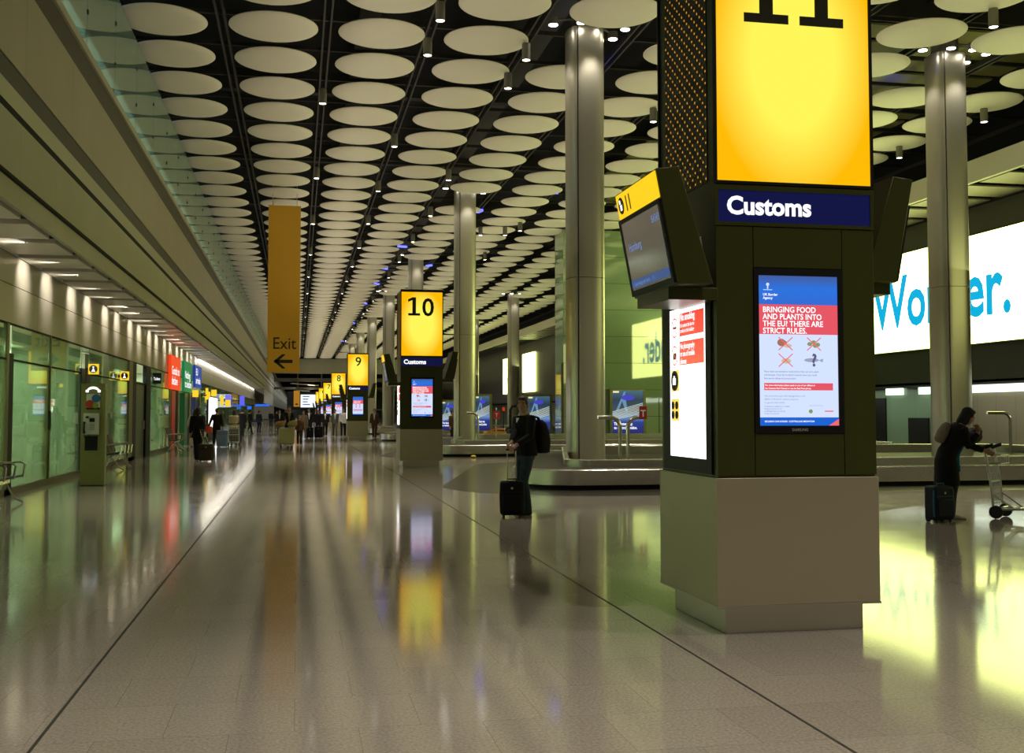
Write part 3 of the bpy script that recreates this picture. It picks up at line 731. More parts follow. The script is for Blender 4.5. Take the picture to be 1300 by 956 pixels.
def tower(yf, number, label, detail):
    t = thing('information_tower', label, 'information tower', (3.385, yf+.595, 0), 0, 'numbered information towers')
    box('plinth', (-.51, .51, -.51, .51, 0, .19), M_STEEL, t, .004)
    box('base_cladding', (-.597, .597, -.597, .597, .2, 1.06), M_TOWER_STEEL, t, .003)
    MB().box(-.60, .60, -.60, .60, .185, .2).build('base_lip', M_STEEL, t, smooth=False)
    box('body', (-.58, .58, -.58, .58, 1.06, 4.95), M_DARK, t, .004)
    y = -.58
    # front panels
    for d in ((-.585, -.318, 1.075, 2.785), (.348, .585, 1.075, 2.785), (-.312, .342, 2.505, 2.785), (-.312, .342, 1.075, 1.36)):
        box('front_panel', (d[0], d[1], y-.014, y, d[2], d[3]), M_DARK, t, .002)
    bz = MB()
    bz.box(-.315, -.28, y-.022, y, 1.365, 2.5).box(.305, .345, y-.022, y, 1.365, 2.5).box(-.28, .305, y-.022, y, 1.365, 1.415).box(-.28, .305, y-.022, y, 2.45, 2.5)
    b = bz.build('screen_bezel', M_BLACK, t, smooth=False)
    if detail: text('SAMSUNG', (.012, y-.024, 1.378), .026, mat('bezel_letters', (.4, .4, .35), .4), b, bold=.01, align='CENTER')
    poster_screen(b, y-.006, detail)
    # customs band
    fr = MB(); fr.box(-.59, .59, y-.02, y, 2.79, 2.815).box(-.59, .59, y-.02, y, 3.035, 3.07).box(-.59, -.565, y-.02, y, 2.815, 3.035).box(.565, .59, y-.02, y, 2.815, 3.035)
    f = fr.build('sign_frame', M_DARK, t, smooth=False)
    p = box('customs_sign', (-.565, .565, y-.012, y, 2.815, 3.035), M_NAVY, f)
    text('Customs', (-.505, y-.016, 2.872), .172, M_TXT_E, f, bold=.034, sx=1.0)
    # yellow sign and its number
    fr = MB(); fr.box(-.595, -.572, y-.02, y, 3.08, 4.95).box(.572, .595, y-.02, y, 3.08, 4.95).box(-.572, .572, y-.02, y, 3.08, 3.10).box(-.572, .572, y-.02, y, 4.88, 4.95)
    f = fr.build('sign_frame', M_BLACK, t, smooth=False)
    p = box('yellow_sign', (-.572, .572, y-.012, y, 3.10, 4.88), M_YSIGN, f)
    def one(cx):
        m = MB(); z = 4.22; k0, k1 = y-.018, y-.013
        m.box(cx-.05, cx+.05, k0, k1, z, z+.51).box(cx-.165, cx+.165, k0-.0004, k1, z, z+.065)
        m.add([(cx-.05, k0, z+.51), (cx-.17, k0, z+.45), (cx-.17, k0, z+.38), (cx-.05, k0, z+.43)], [(0, 1, 2, 3)])
        m.build('digit', M_TXT_K, f, smooth=False)
    if number == '11': one(-.20); one(.215)
    elif number == '10': one(-.22); text('0', (.17, y-.016, 4.22), .70, M_TXT_K, f, bold=.014, align='CENTER', name='digit')
    else: text(number, (.02, y-.016, 4.22), .72, M_TXT_K, f, bold=.008, align='CENTER', name='digit')
    # the same yellow sign on the far face
    fr = MB(); fr.box(-.595, -.572, .58, .60, 3.08, 4.95).box(.572, .595, .58, .60, 3.08, 4.95).box(-.572, .572, .58, .60, 3.08, 3.10).box(-.572, .572, .58, .60, 4.88, 4.95)
    f2 = fr.build('sign_frame', M_BLACK, t, smooth=False); box('yellow_sign', (-.572, .572, .58, .592, 3.10, 4.88), M_YSIGN, f2)
    # sides: perforated upper panel and lit notice
    for sg in (-1, 1):
        X = sg*.58
        x0, x1 = sorted((X, X+sg*.006))
        box('perforated_panel', (x0, x1, -.44, .44, 3.12, 4.9), M_PERF, t)
        x0, x1 = sorted((X, X+sg*.015)); fr = MB()
        fr.box(x0, x1, -.5, -.40, 1.08, 2.37).box(x0, x1, .36, .5, 1.08, 2.37).box(x0, x1, -.40, .36, 1.08, 1.18).box(x0, x1, -.40, .36, 2.28, 2.37)
        nf = fr.build('notice_frame', M_BLACK, t, smooth=False)
        x0, x1 = sorted((X, X+sg*.008))
        nb = box('lit_notice', (x0, x1, -.40, .36, 1.18, 2.28), M_LB, nf)
        if sg == -1:
            k = X-.011
            YU = lambda u: .36-.76*u
            ZV = lambda v: 2.28-1.10*v
            for v0, v1 in ((.035, .19), (.225, .385)): box('red_panel', (k, k+.002, YU(.95), YU(.29), ZV(v1), ZV(v0)), M_LB_RED, nf)
            if detail:
                lines(['No smoking'], (k-.003, YU(.32), ZV(.085)), .075, .05, M_TXT_E, nf, face=LEFT_, bold=.03, sx=.82)
                lines(['It is against the law to', 'smoke in this building'], (k-.003, YU(.32), ZV(.13)), .041, .04, M_TXT_E, nf, face=LEFT_, bold=.02, sx=.82)
                lines(['No photography', 'or use of mobile', 'phones'], (k-.003, YU(.32), ZV(.275)), .056, .056, M_TXT_E, nf, face=LEFT_, bold=.03, sx=.8)
                ring = MB(); bar = MB()
                for v in (.125, .315):
                    c = Vector((k-.002, YU(.155), ZV(v)))
                    ring.loft([[c+Vector((0, q*math.cos(R(a)), q*math.sin(R(a)))) for q in (.075, .064)] for a in range(0, 360, 15)], closed=True)
                    ring.quad(c+Vector((-.001, .05, .042)), c+Vector((-.001, .042, .05)), c+Vector((-.001, -.05, -.042)), c+Vector((-.001, -.042, -.05)))
                ring.build('prohibition_ring', M_LB_RED, nf, smooth=False)
                c = (k-.0015, YU(.155), ZV(.125)); bar.box(c[0], c[0]+.001, c[1]-.04, c[1]+.04, c[2]-.008, c[2]+.008)
                c = (k-.0015, YU(.155), ZV(.315)); bar.box(c[0], c[0]+.001, c[1]-.035, c[1]+.035, c[2]-.03, c[2]+.02)
                bar.build('pictogram', M_LB_K, nf, smooth=False)
                box('yellow_square', (k-.001, k, YU(.27), YU(.05), ZV(.56), ZV(.415)), M_LB_YEL, nf); box('yellow_square', (k-.001, k, YU(.27), YU(.05), ZV(.76), ZV(.61)), M_LB_YEL, nf)
                MB().disc((k-.003, YU(.16), ZV(.4875)), .076, 'x').build('pictogram', M_LB_K, nf, smooth=False)
                w = MB(); bag_icon(w, (k-.009, YU(.16), ZV(.488)), .10, (0, -1, 0)); w.build('pictogram', M_LB, nf, smooth=False)
                m = MB()
                for u, v in ((.105, .655), (.215, .655), (.105, .72), (.215, .72)): m.disc((k-.003, YU(u), ZV(v)), .03, 'x', 16)
                m.build('pictogram', M_LB_K, nf, smooth=False)
        # tilted flight monitor
        def S(x): return sg*x
        prof_ = [(-1.075, 3.12), (-.915, 3.14), (-.68, 2.36), (-.93, 2.35)]
        Y0_, Z0_ = (0., 0.) if sg < 0 else (.48, .11)
        m = MB(); m.loft([[(-S(a), yy+Y0_, z+Z0_) for a, z in prof_] for yy in (-.785, .165)])
        mo = m.build('flight_monitor', M_DARK, t, bevel=.006)
        MB().box(*sorted((-S(-.93), -S(-.575))), -.60+Y0_*.8, .10+Y0_*.6, 2.27+Z0_, 2.355+Z0_).build('monitor_bracket', M_DARK, mo, bevel=.004)
        bt, tp = Vector((-S(-.93), Y0_, 2.35+Z0_)), Vector((-S(-1.075), Y0_, 3.12+Z0_))
        up = (tp-bt).normalized(); right = Vector((0, -1, 0)) if sg < 0 else Vector((0, 1, 0)); nrm = right.cross(up)
        def Q(m, y0, y1, a, b, off, th=.002):
            vs = []
            for o_ in (off, off+th):
                for yy, l in ((y0, a), (y1, a), (y1, b), (y0, b)):
                    vs.append(bt+Vector((0, yy, 0))+up*l+nrm*o_)
            m.add(vs, [(0,1,2,3),(7,6,5,4),(0,4,5,1),(1,5,6,2),(2,6,7,3),(3,7,4,0)]); return m
        Ltot = (tp-bt).length
        hd = Q(MB(), -.765, .145, Ltot-.19, Ltot-.012, .0, .008).build('gate_sign', M_YEL_E, mo, smooth=False)
        sc = Q(MB(), -.74, .12, .05, Ltot-.225, .012, .002).build('monitor_screen', M_MONSCR, mo, smooth=False)
        bz = MB()
        for y0, y1, a, b in ((-.775, -.735, .015, Ltot-.2), (.115, .155, .015, Ltot-.2), (-.74, .12, .015, .055), (-.74, .12, Ltot-.23, Ltot-.2)): Q(bz, y0, y1, a, b, 0, .018)
        bz.build('monitor_bezel', M_BLACK, mo, smooth=False)
        Q(MB(), -.73, .11, .07, .13, .0145, .002).build('screen_band', M_MONBAND, mo, smooth=False)
        if detail:
            st = 1 if sg < 0 else -1
            yl = .145 if sg < 0 else -.765
            O = lambda d, l, off=.012: bt+Vector((0, yl, 0))+right*d+up*l+nrm*off
            MB().loft([[O(.10+.062*math.cos(R(a)), Ltot-.10+.062*math.sin(R(a)), 0.0085) for a in range(0, 360, 20)], [O(.10+.062*math.cos(R(a)), Ltot-.10+.062*math.sin(R(a)), 0.0105) for a in range(0, 360, 20)]]).build('luggage_emblem', M_TXT_K, mo, smooth=False)
            ic = MB(); P_ = lambda a, b: O(.10+a*.06, Ltot-.10+b*.06, .013)
            ic.quad(P_(-.3, -.6), P_(.45, -.6), P_(.45, .1), P_(-.3, .1)); ic.quad(P_(-.5, .2), P_(.1, .2), P_(.1, .7), P_(-.5, .7)); ic.build('luggage_emblem', M_TXT_E, mo, smooth=False)
            text_m(number, O(.20, Ltot-.155), right, up, .15, M_TXT_K, mo, bold=.035)
            text_m('BA343', O(.70, Ltot-.33, .016), right, up, .075, M_MONTXT, mo, sx=.8)
            text_m('Hamburg', O(.12, Ltot-.45, .016), right, up, .085, M_MONTXT, mo, sx=.9)
            text_m('Last bag on belt   11', O(.10, .085, .018), right, up, .04, M_MONTXT, mo, sx=1.4)
    if detail:
        MB().tube([(-.585, -.3, 2.75), (-.61, -.36, 2.74), (-.63, -.44, 2.66), (-.63, -.46, 2.56), (-.62, -.40, 2.48), (-.60, -.3, 2.46)], .006, 6).build('cable', mat('grey_cable', (.45, .45, .38), .5), t)
    return t
tower(7.11, '11', 'big dark information tower in front, yellow top cut by the frame, Customs band', True)
tower(30.65, '10', 'dark information tower with yellow sign numbered 10 above a Customs band', True)
tower(63.9, '9', 'dark information tower with yellow sign numbered 9, behind tower 10', False)
tower(94.5, '8', 'small distant information tower with yellow sign numbered 8', False)
tower(125, '7', 'small distant information tower with yellow sign numbered 7', False)
for yf, n, l in ((152, '6', 'tiny information tower just left of the tower numbered 7'), (177, '5', 'tiny information tower, second to the left of the tower numbered 7')):
    tower(yf, n, l, False)

# ------------------------------------------------------------------ big signs
M_WON = emis('advert_white', (.90, 1., .30), 4.4)
M_CYAN = emis('advert_cyan', (.0, .42, .72), 1.)
w = thing('advertising_wall', 'huge glowing white advertising wall reading Wonder, on the right', 'advertising sign', (XR-.02, 40.5, 4.0), 0)
box('light_panel', (-.16, 0, -9.5, 9.5, 0, 3.9), M_WON, w)
box('edge_frame', (-.13, .0, -9.56, 9.56, -.06, 3.96), M_BLACK, w)
text('Wonder.', (-.175, 2.2, 1.02), 2.86, M_CYAN, w, face=LEFT_, bold=.024, sx=.87)
for yc, hw, lb in ((114, 3.0, 'small glowing white sign on the dark far wall above the standing man'), (126, 2.5, 'narrow sliver of glowing white sign left of the far slim column')):
    w = thing('light_box_sign', lb, 'advertising sign', (XR-.02, yc, 3.75), 0, 'far light signs on the right wall')
    box('light_panel', (-.16, 0, -hw, hw, 0, 4.1), M_WON, w)
    text('Wonder.', (-.175, hw-.6, 1.2), 1.35, M_CYAN, w, face=LEFT_, sx=.85)

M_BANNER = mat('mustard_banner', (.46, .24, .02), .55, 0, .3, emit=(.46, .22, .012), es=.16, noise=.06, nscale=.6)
t = thing('exit_banner', 'tall mustard hanging banner reading Exit with a left arrow', 'sign', (-.6, 47, 3.2), 0)
box('board', (-.66, .66, -.05, .05, 0, 7.0), M_BANNER, t, .006)
for x in (-.5, .5): MB().cyl(x, 0, 7.0, 8.3, .015, 6).build('hanger_rod', M_STEEL, t)
text('Exit', (.03, -.055, .98), .70, M_TXT_K, t, bold=.006, align='CENTER', sx=.9)
a = MB(); a.box(-.36, .38, -.058, -.05, .39, .53)
for s in (1, -1): a.add([(-.40, -.058, .46), (-.05, -.058, .46+s*.30), (.10, -.058, .46+s*.30), (-.22, -.058, .46)], [(0, 1, 2, 3)])
a.build('arrow', M_TXT_K, t, smooth=False)

# night-view poster in front of the green core, and its fellows farther back
def night_poster(x, y, w_, z0, z1, label, detail):
    t = thing('advert_poster', label, 'poster', (x, y, 0), 0, 'night-view advert posters')
    f = MB(); f.box(-.12, 0, -.14, 0, 0, z1+.1).box(w_, w_+.12, -.14, 0, 0, z1+.1).box(0, w_, -.14, 0, z1, z1+.1).box(0, w_, -.14, 0, z0-.12, z0)
    f.build('poster_frame', mat('olive_frame', (.22, .22, .06), .4, .5), t, smooth=False)
    n = ramp_panel('poster_picture', [(0, (.012, .012, .10)), (.30, (.02, .04, .25)), (.42, (.16, .28, .5)), (.55, (.04, .07, .10)), (.8, (.02, .04, .07)), (1., (.05, .12, .18))], 2, z0, z1, 1.0)
    pn = box('poster', (0, w_, -.10, -.05, z0, z1), n, t)
    h = z1-z0; k = -.102
    m = MB()
    m.add([(w_*.12, k, z0+h*.55), (w_*.38, k, z0+h*.97), (w_*.44, k, z0+h*.97), (w_*.20, k, z0+h*.55)], [(0, 1, 2, 3)])
    m.add([(w_*.30, k, z0+h*.80), (w_*.40, k, z0+h*.96), (w_*.5, k, z0+h*.52), (w_*.44, k, z0+h*.52)], [(0, 1, 2, 3)])
    m.build('bridge_tower', emis('poster_blue', (.13, .26, .42), 1.), pn, smooth=False)
    m = MB()
    for i in range(7):
        a0 = z0+h*(.40+.03*i); m.add([(w_*.02, k-.001, a0-h*.06), (w_*.98, k-.001, a0+h*.10+i*.012), (w_*.98, k-.001, a0+h*.115+i*.012), (w_*.02, k-.001, a0-h*.045)], [(0, 1, 2, 3)])
    m.build('light_trails', emis('poster_trails', (.55, .6, .5), 1.), pn, smooth=False)
    m = MB(); m.ell((w_*.5, k-.001, z0+h*.84), w_*.22, .0005, h*.06, 16, 6); m.build('glow', emis('poster_violet', (.06, .05, .5), 1.), pn)
    lines(['The faster way', 'to central London.'], (w_*.06, k-.003, z0+h*.235), h*.088, h*.085, M_TXT_E, pn, bold=.02, sx=.78*w_/1.65*2.3/h*1.02)
    box('corner_tag', (w_*.03, w_*.22, k-.002, k, z0+h*.945, z0+h*.985), emis('poster_tag', (.9, .75, .35), 1.), pn)
    return t
night_poster(15.57, 53.9, 1.65, .36, 2.66, 'blue night-view advert poster on the green glass wall beside the near column', True)
night_poster(12.0, 57.6, 1.2, .42, 2.4, 'blue advert poster just behind the standing man', False)
night_poster(9.15, 57.3, .75, .6, 2.4, 'pale blue advert poster right of the second belt column', False)
night_poster(7.35, 57.4, .95, .6, 2.1, 'blue advert poster between tower 10 and the second belt column', False)

# far end boards
t = thing('end_sign_board', 'white lit sign board with small writing at the far end of the hall', 'sign', (.5, YE-2.5, 2.5), 0)
box('light_panel', (0, 4.0, 0, .2, 0, 2.15), emis('board_white', (.85, .92, 1.), 1.1), t)
m = MB()
for i, (a, b) in enumerate(((1.75, 1.1), (1.3, .9), (.85, .8), (.4, 1.2))): m.box(.35, .35+b, -.02, 0, a, a+.16)
m.build('lettering', M_SCR_INK, t, smooth=False)
t = thing('exit_sign_board', 'tall orange sign board left of the white far board', 'sign', (-.65, YE-2.4, 2.6), 0)
box('board', (0, 1.0, 0, .15, 0, 2.7), emis('board_orange', (.36, .16, .015), 1.), t); box('arrow', (.3, .7, -.02, 0, .3, .55), M_TXT_K, t)

# ------------------------------------------------------------------ left wall signs, portals, kiosk, benches
for i, (nm, c, y0, y1, ln, lb, cc) in enumerate((
        ('declare', (.80, .055, .012), 46.9, 50.6, ['Goods to', 'declare'], 'bright red customs channel sign on the left wall', (.33, .012, .012)),
        ('nothing', (.004, .17, .05), 52.3, 55.9, ['Nothing', 'to declare'], 'green customs channel sign between the red and blue ones', (.004, .07, .02)),
        ('blue', (.012, .045, .27), 57.8, 61.5, ['EU', 'arrivals'], 'blue customs channel sign, last of the three', (.008, .012, .06)))):
    t = thing('channel_sign', lb, 'sign', (XL+.02, (y0+y1)/2, 2.5 if i < 2 else 2.82), 0, 'customs channel signs'); h = 1.4 if i < 2 else 1.12
    L2 = (y1-y0)/2
    box('sign_panel', (0, .1, -L2, L2, 0, h), emis('channel_'+nm, c, 1.), t)
    lines(ln, (.105, -L2+.3, .62), .5, .42, M_TXT_E, t, face=RIGHT_, bold=.01, sx=1.5 if i < 2 else 1.8)
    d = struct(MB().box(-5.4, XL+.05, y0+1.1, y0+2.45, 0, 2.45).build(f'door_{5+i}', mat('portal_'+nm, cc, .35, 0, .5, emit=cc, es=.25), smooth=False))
    sbox(f'trim_{22+2*i}', (-5.3, XL+.02, y0+2.46, y1-.1, 0, 2.45), M_BLACK)
    sbox(f'trim_{23+2*i}', (-5.3, XL+.06, y1-.1, y1+.35, 0, 2.75), M_LIP)
M_SIGNY = emis('small_yellow_sign', (1., .66, .03), .95)
def picto_sign(y, label):
    t = thing('pictogram_sign', label, 'sign', (-5.05, y, 2.48), 0, 'projecting pictogram signs')
    box('sign_box', (-.125, .125, -.03, .03, 0, .26), M_SIGNY, t, .004)
    box('wall_arm', (-.2, -.12, -.02, .02, .08, .16), M_BLACK, t)
    d = MB().disc((0, -.034, .13), .10).build('pictogram', M_TXT_K, t, smooth=False)
    m = MB(); m.add([(-.05, -.041, .06), (.05, -.041, .06), (0, -.041, .17)], [(0, 1, 2)]); m.disc((0, -.041, .18), .022, n=12); m.build('pictogram', M_TXT_E, t, smooth=False)
picto_sign(29.3, 'small yellow pictogram sign above the payphone pillar')
picto_sign(34.4, 'small yellow pictogram sign over the dark green door, farther than the one above the payphone')
t = thing('hanging_sign', 'dark sign with white letters just left of the red customs sign', 'sign', (-5.05, 42.2, 2.58), 0)
box('sign_box', (-.14, .14, -.04, .04, 0, .40), mat('navy_box', (.012, .014, .03), .3), t); text('Toilets', (-.125, -.045, .13), .15, M_TXT_E, t, bold=.015, sx=.55)
box('wall_arm', (-.2, -.13, -.02, .02, .2, .26), M_BLACK, t)
for i, (x, y, z, w_, h, lb, m) in enumerate((
        (-4.95, 56.5, 2.30, .28, .34, 'yellow hanging sign below the blue customs sign', M_SIGNY), (-4.75, 62., 2.3, .18, .36, 'narrow yellow hanging sign left of the white advert box', M_SIGNY),
        (-4.85, 62.2, 2.25, .14, .62, 'tall thin yellow sign just above the left edge of the white advert box', M_SIGNY), (-4.75, 66., 2.50, .3, .36, 'square yellow sign above the white advert box', M_SIGNY),
        (-4.95, 76., 2.05, .22, .6, 'yellow sign right of the white advert box', M_SIGNY), (-4.8, 80., 2.0, .36, .8, 'yellow sign with violet top over the queue', M_SIGNY),
        (-4.7, 98., 2.2, .4, .8, 'violet-blue sign high over the far queue', emis('violet_sign', (.12, .12, .8), 1.)), (-4.7, 113., 1.9, .4, .3, 'small blue sign over the far left queue', emis('blue_sign', (.02, .15, .85), 1.)),
        (-3.9, 128., 2.3, 1.6, .22, 'long thin blue sign at the far end of the left wall', MATS['blue_sign']))):
    t = thing('hanging_sign', lb, 'sign', (x, y, z), 0, 'hanging signs along the far left wall')
    box('sign_box', (-w_/2, w_/2, -.04, .04, 0, h), m, t)
    if i == 5: box('violet_panel', (-w_/2, w_/2, -.06, -.04, h*.55, h), emis('violet_panel', (.2, .16, .75), 1.), t)
    MB().box(min(-w_/2-.05, -5.2-x), -w_/2+.01, -.015, .015, h*.5-.03, h*.5+.03).build('wall_arm', M_BLACK, t, smooth=False)
t = thing('advert_box', 'tall glowing white advert box standing at the left wall', 'light box', (-4.82, 66, 0), 0)
box('light_panel', (-.03, .05, -3.4, 3.3, .5, 2.4), emis('advert_box_white', (.95, .97, 1.), 1.8), t); box('frame', (-.06, .045, -3.5, 3.4, 0, 2.46), M_BLACK, t)

# payphone pillar
M_OLIVE = mat('olive_steel', (.25, .235, .075), .38, .3, noise=.08, nscale=2)
t = thing('payphone_pillar', 'olive payphone pillar with white phone unit at the left glass wall', 'payphone', (-4.17, 24.2, 0), 0)
box('pillar', (-.235, .235, 0, .30, .015, 2.12), M_OLIVE, t, .006); box('side_fin', (.195, .25, -.02, .1, .015, 2.0), M_OLIVE, t, .004); box('foot', (-.23, .23, .01, .29, 0, .015), M_BLACK, t)
k = -.003
e = MB()
arcp = [(.0+.125*math.cos(R(a)), k, 1.93+.095*math.sin(R(a))) for a in range(20, 161, 10)]
e.loft([[(x*1.0, k, z+.028), (x*1.0, k-.006, z+.028), (x, k-.006, z-.02), (x, k, z-.02)] for x, _, z in arcp])
for s in (-1, 1): e.box(s*.118-.028, s*.118+.028, k-.006, k, 1.935, 1.985)
e.build('handset_emblem', M_WHITE_E, t, smooth=False)
p = box('notice', (-.13, .14, k-.006, k, 1.58, 1.90), mat('notice_paper', (.7, .68, .6), .5), t)
MB().disc((.06, k-.008, 1.81), .085).build('blue_disc', mat('notice_blue', (.02, .12, .3), .5), p, smooth=False); MB().disc((-.06, k-.009, 1.69), .085).build('red_disc', mat('notice_red', (.5, .04, .02), .5), p, smooth=False)
MB().disc((.05, k-.010, 1.66), .06).build('green_disc', mat('notice_green', (.25, .3, .03), .5), p, smooth=False); box('notice_strip', (-.13, .14, k-.010, k-.006, 1.58, 1.62), M_BLACK, p)
u = box('phone_unit', (-.175, .135, -.06, 0, 1.06, 1.5), mat('phone_white', (.55, .54, .48), .4), t, .01)
box('display', (-.05, .05, -.066, -.06, 1.32, 1.40), M_BLACK, u)
kp = MB()
for a in range(3):
    for b in range(4): kp.box(-.045+.034*a, -.022+.034*a, -.066, -.06, 1.16+.034*b, 1.18+.034*b)
kp.build('keypad', mat('key_grey', (.2, .2, .18), .5), u, smooth=False)
MB().cyl(-.10, -.064, 1.40, 1.44, .03, 14).build('emblem', M_BLACK, u)
MB().tube([(-.15, -.075, 1.10), (-.15, -.105, 1.13), (-.15, -.105, 1.28), (-.15, -.075, 1.31)], [.028, .018, .018, .028], 10).build('handset', M_BLACK, u)
MB().tube([(-.15, -.08, 1.10), (-.14, -.09, 1.0), (-.10, -.08, .97), (-.06, -.03, 1.08)], .008, 8).build('handset_cord', M_BLACK, u)
box('card_recess', (-.145, .105, -.012, 0, .73, 1.03), M_BLACK, t)

def bench(y0, n, label, x=-4.78):
    t = thing('waiting_bench', label, 'bench', (x, y0, 0), 0, 'black waiting benches')
    P = .62
    for i in range(n):
        yc = P*(i+.5)
        m = MB(); m.loft([[(.26, yc-.27, .44), (.26, yc+.27, .44), (.26, yc+.27, .47), (.26, yc-.27, .47)], [(-.16, yc-.27, .40), (-.16, yc+.27, .40), (-.16, yc+.27, .43), (-.16, yc-.27, .43)]]); m.build('seat', M_PLASTIC, t, bevel=.008)
        m = MB(); m.loft([[(-.17, yc-.27, .46), (-.17, yc+.27, .46), (-.14, yc+.27, .45), (-.14, yc-.27, .45)], [(-.33, yc-.27, .92), (-.33, yc+.27, .92), (-.30, yc+.27, .93), (-.30, yc-.27, .93)]]); m.build('backrest', M_PLASTIC, t, bevel=.008)
    for i in range(n+1):
        MB().tube([(-.22, P*i, .66), (.20, P*i, .68), (.27, P*i, .64), (.24, P*i, .42)], .018, 8).build('armrest', M_CHROME, t)
    MB().box(-.02, .04, 0, P*n, .33, .39).build('beam', M_CHROME, t, smooth=False)
    for yy in (P*.35, P*(n-.35)):
        MB().tube([(.30, yy, .018), (.16, yy, .10), (.01, yy, .36), (-.14, yy, .12), (-.26, yy, .018)], .02, 8).build('leg', M_CHROME, t)
bench(30.4, 3, 'black waiting bench with steel armrests just beyond the payphone pillar')
bench(45.0, 3, 'black waiting bench beside the red customs channel', -4.75)
bench(18.1, 3, 'black waiting bench cut by the left edge of the frame')

# ------------------------------------------------------------------ people
SKIN = mat('skin_warm', (.42, .23, .15), .5); SKIN_L = mat('skin_pale', (.55, .34, .25), .5)
def cloth(name, c, r=.85): return mat('cloth_'+name, c, r, 0, .2, noise=.25, nscale=22, bump=.15)
def remesh(mb, name, material, parent, voxel, smooth=3):
    me = mb.mesh(name); o = bpy.data.objects.new(name, me); C.objects.link(o)
    r = o.modifiers.new('Remesh', 'REMESH'); r.mode = 'VOXEL'; r.voxel_size = voxel
    if smooth:
        s = o.modifiers.new('Smooth', 'SMOOTH'); s.iterations = smooth; s.factor = .5
    dg = bpy.context.evaluated_depsgraph_get()
    new = bpy.data.meshes.new_from_object(o.evaluated_get(dg)); o.modifiers.clear(); o.data = new; bpy.data.meshes.remove(me)
    new.name = name; new.materials.clear(); new.materials.append(material); new.shade_smooth()
    if parent: o.parent = parent
    return o
def two_bone(a, b, l1, l2, pole):
    a, b = Vector(a), Vector(b); d = b-a; L = min(d.length, (l1+l2)*.995); u = d.normalized()
    x = (l1*l1-l2*l2+L*L)/(2*L); h = math.sqrt(max(0, l1*l1-x*x))
    p = Vector(pole); p = (p-u*p.dot(u)).normalized()
    return a+u*x+p*h, a+u*L
def hand(mb, w, d, n, curl, side, s=1., fr=.0085):
    d = d.normalized(); n = (n-d*n.dot(d)).normalized(); wd = n.cross(d)
    rr = lambda c, a, b: [c+wd*a*math.cos(t)+n*b*math.sin(t) for t in [2*math.pi*i/10 for i in range(10)]]
    mb.loft([rr(w-d*.01*s, .026*s, .022*s), rr(w+d*.03*s, .036*s, .019*s), rr(w+d*.07*s, .042*s, .017*s), rr(w+d*.092*s, .040*s, .013*s)])
    for i, f in enumerate((.86, 1., .95, .76)):
        p = w+d*.085*s+wd*side*(.031-.021*i)*s; pts = [p]; ang = curl*.5
        for sl in (.043, .028, .022):
            q = d*math.cos(ang)+n*math.sin(ang); p = p+q*sl*f*s; pts.append(p); ang += curl
        mb.tube(pts, [fr*1.1*s, fr*s, fr*.95*s, fr*.75*s], 8)
    p = w+d*.028*s+wd*side*.034*s; q = (d*.55+wd*side*.65+n*.35).normalized(); p2 = p+q*.042*s
    q2 = (d*.8+wd*side*.1+n*.55).normalized()
    mb.tube([p, p2, p2+q2*.032*s], [fr*1.5*s, fr*1.2*s, fr*.85*s], 8)

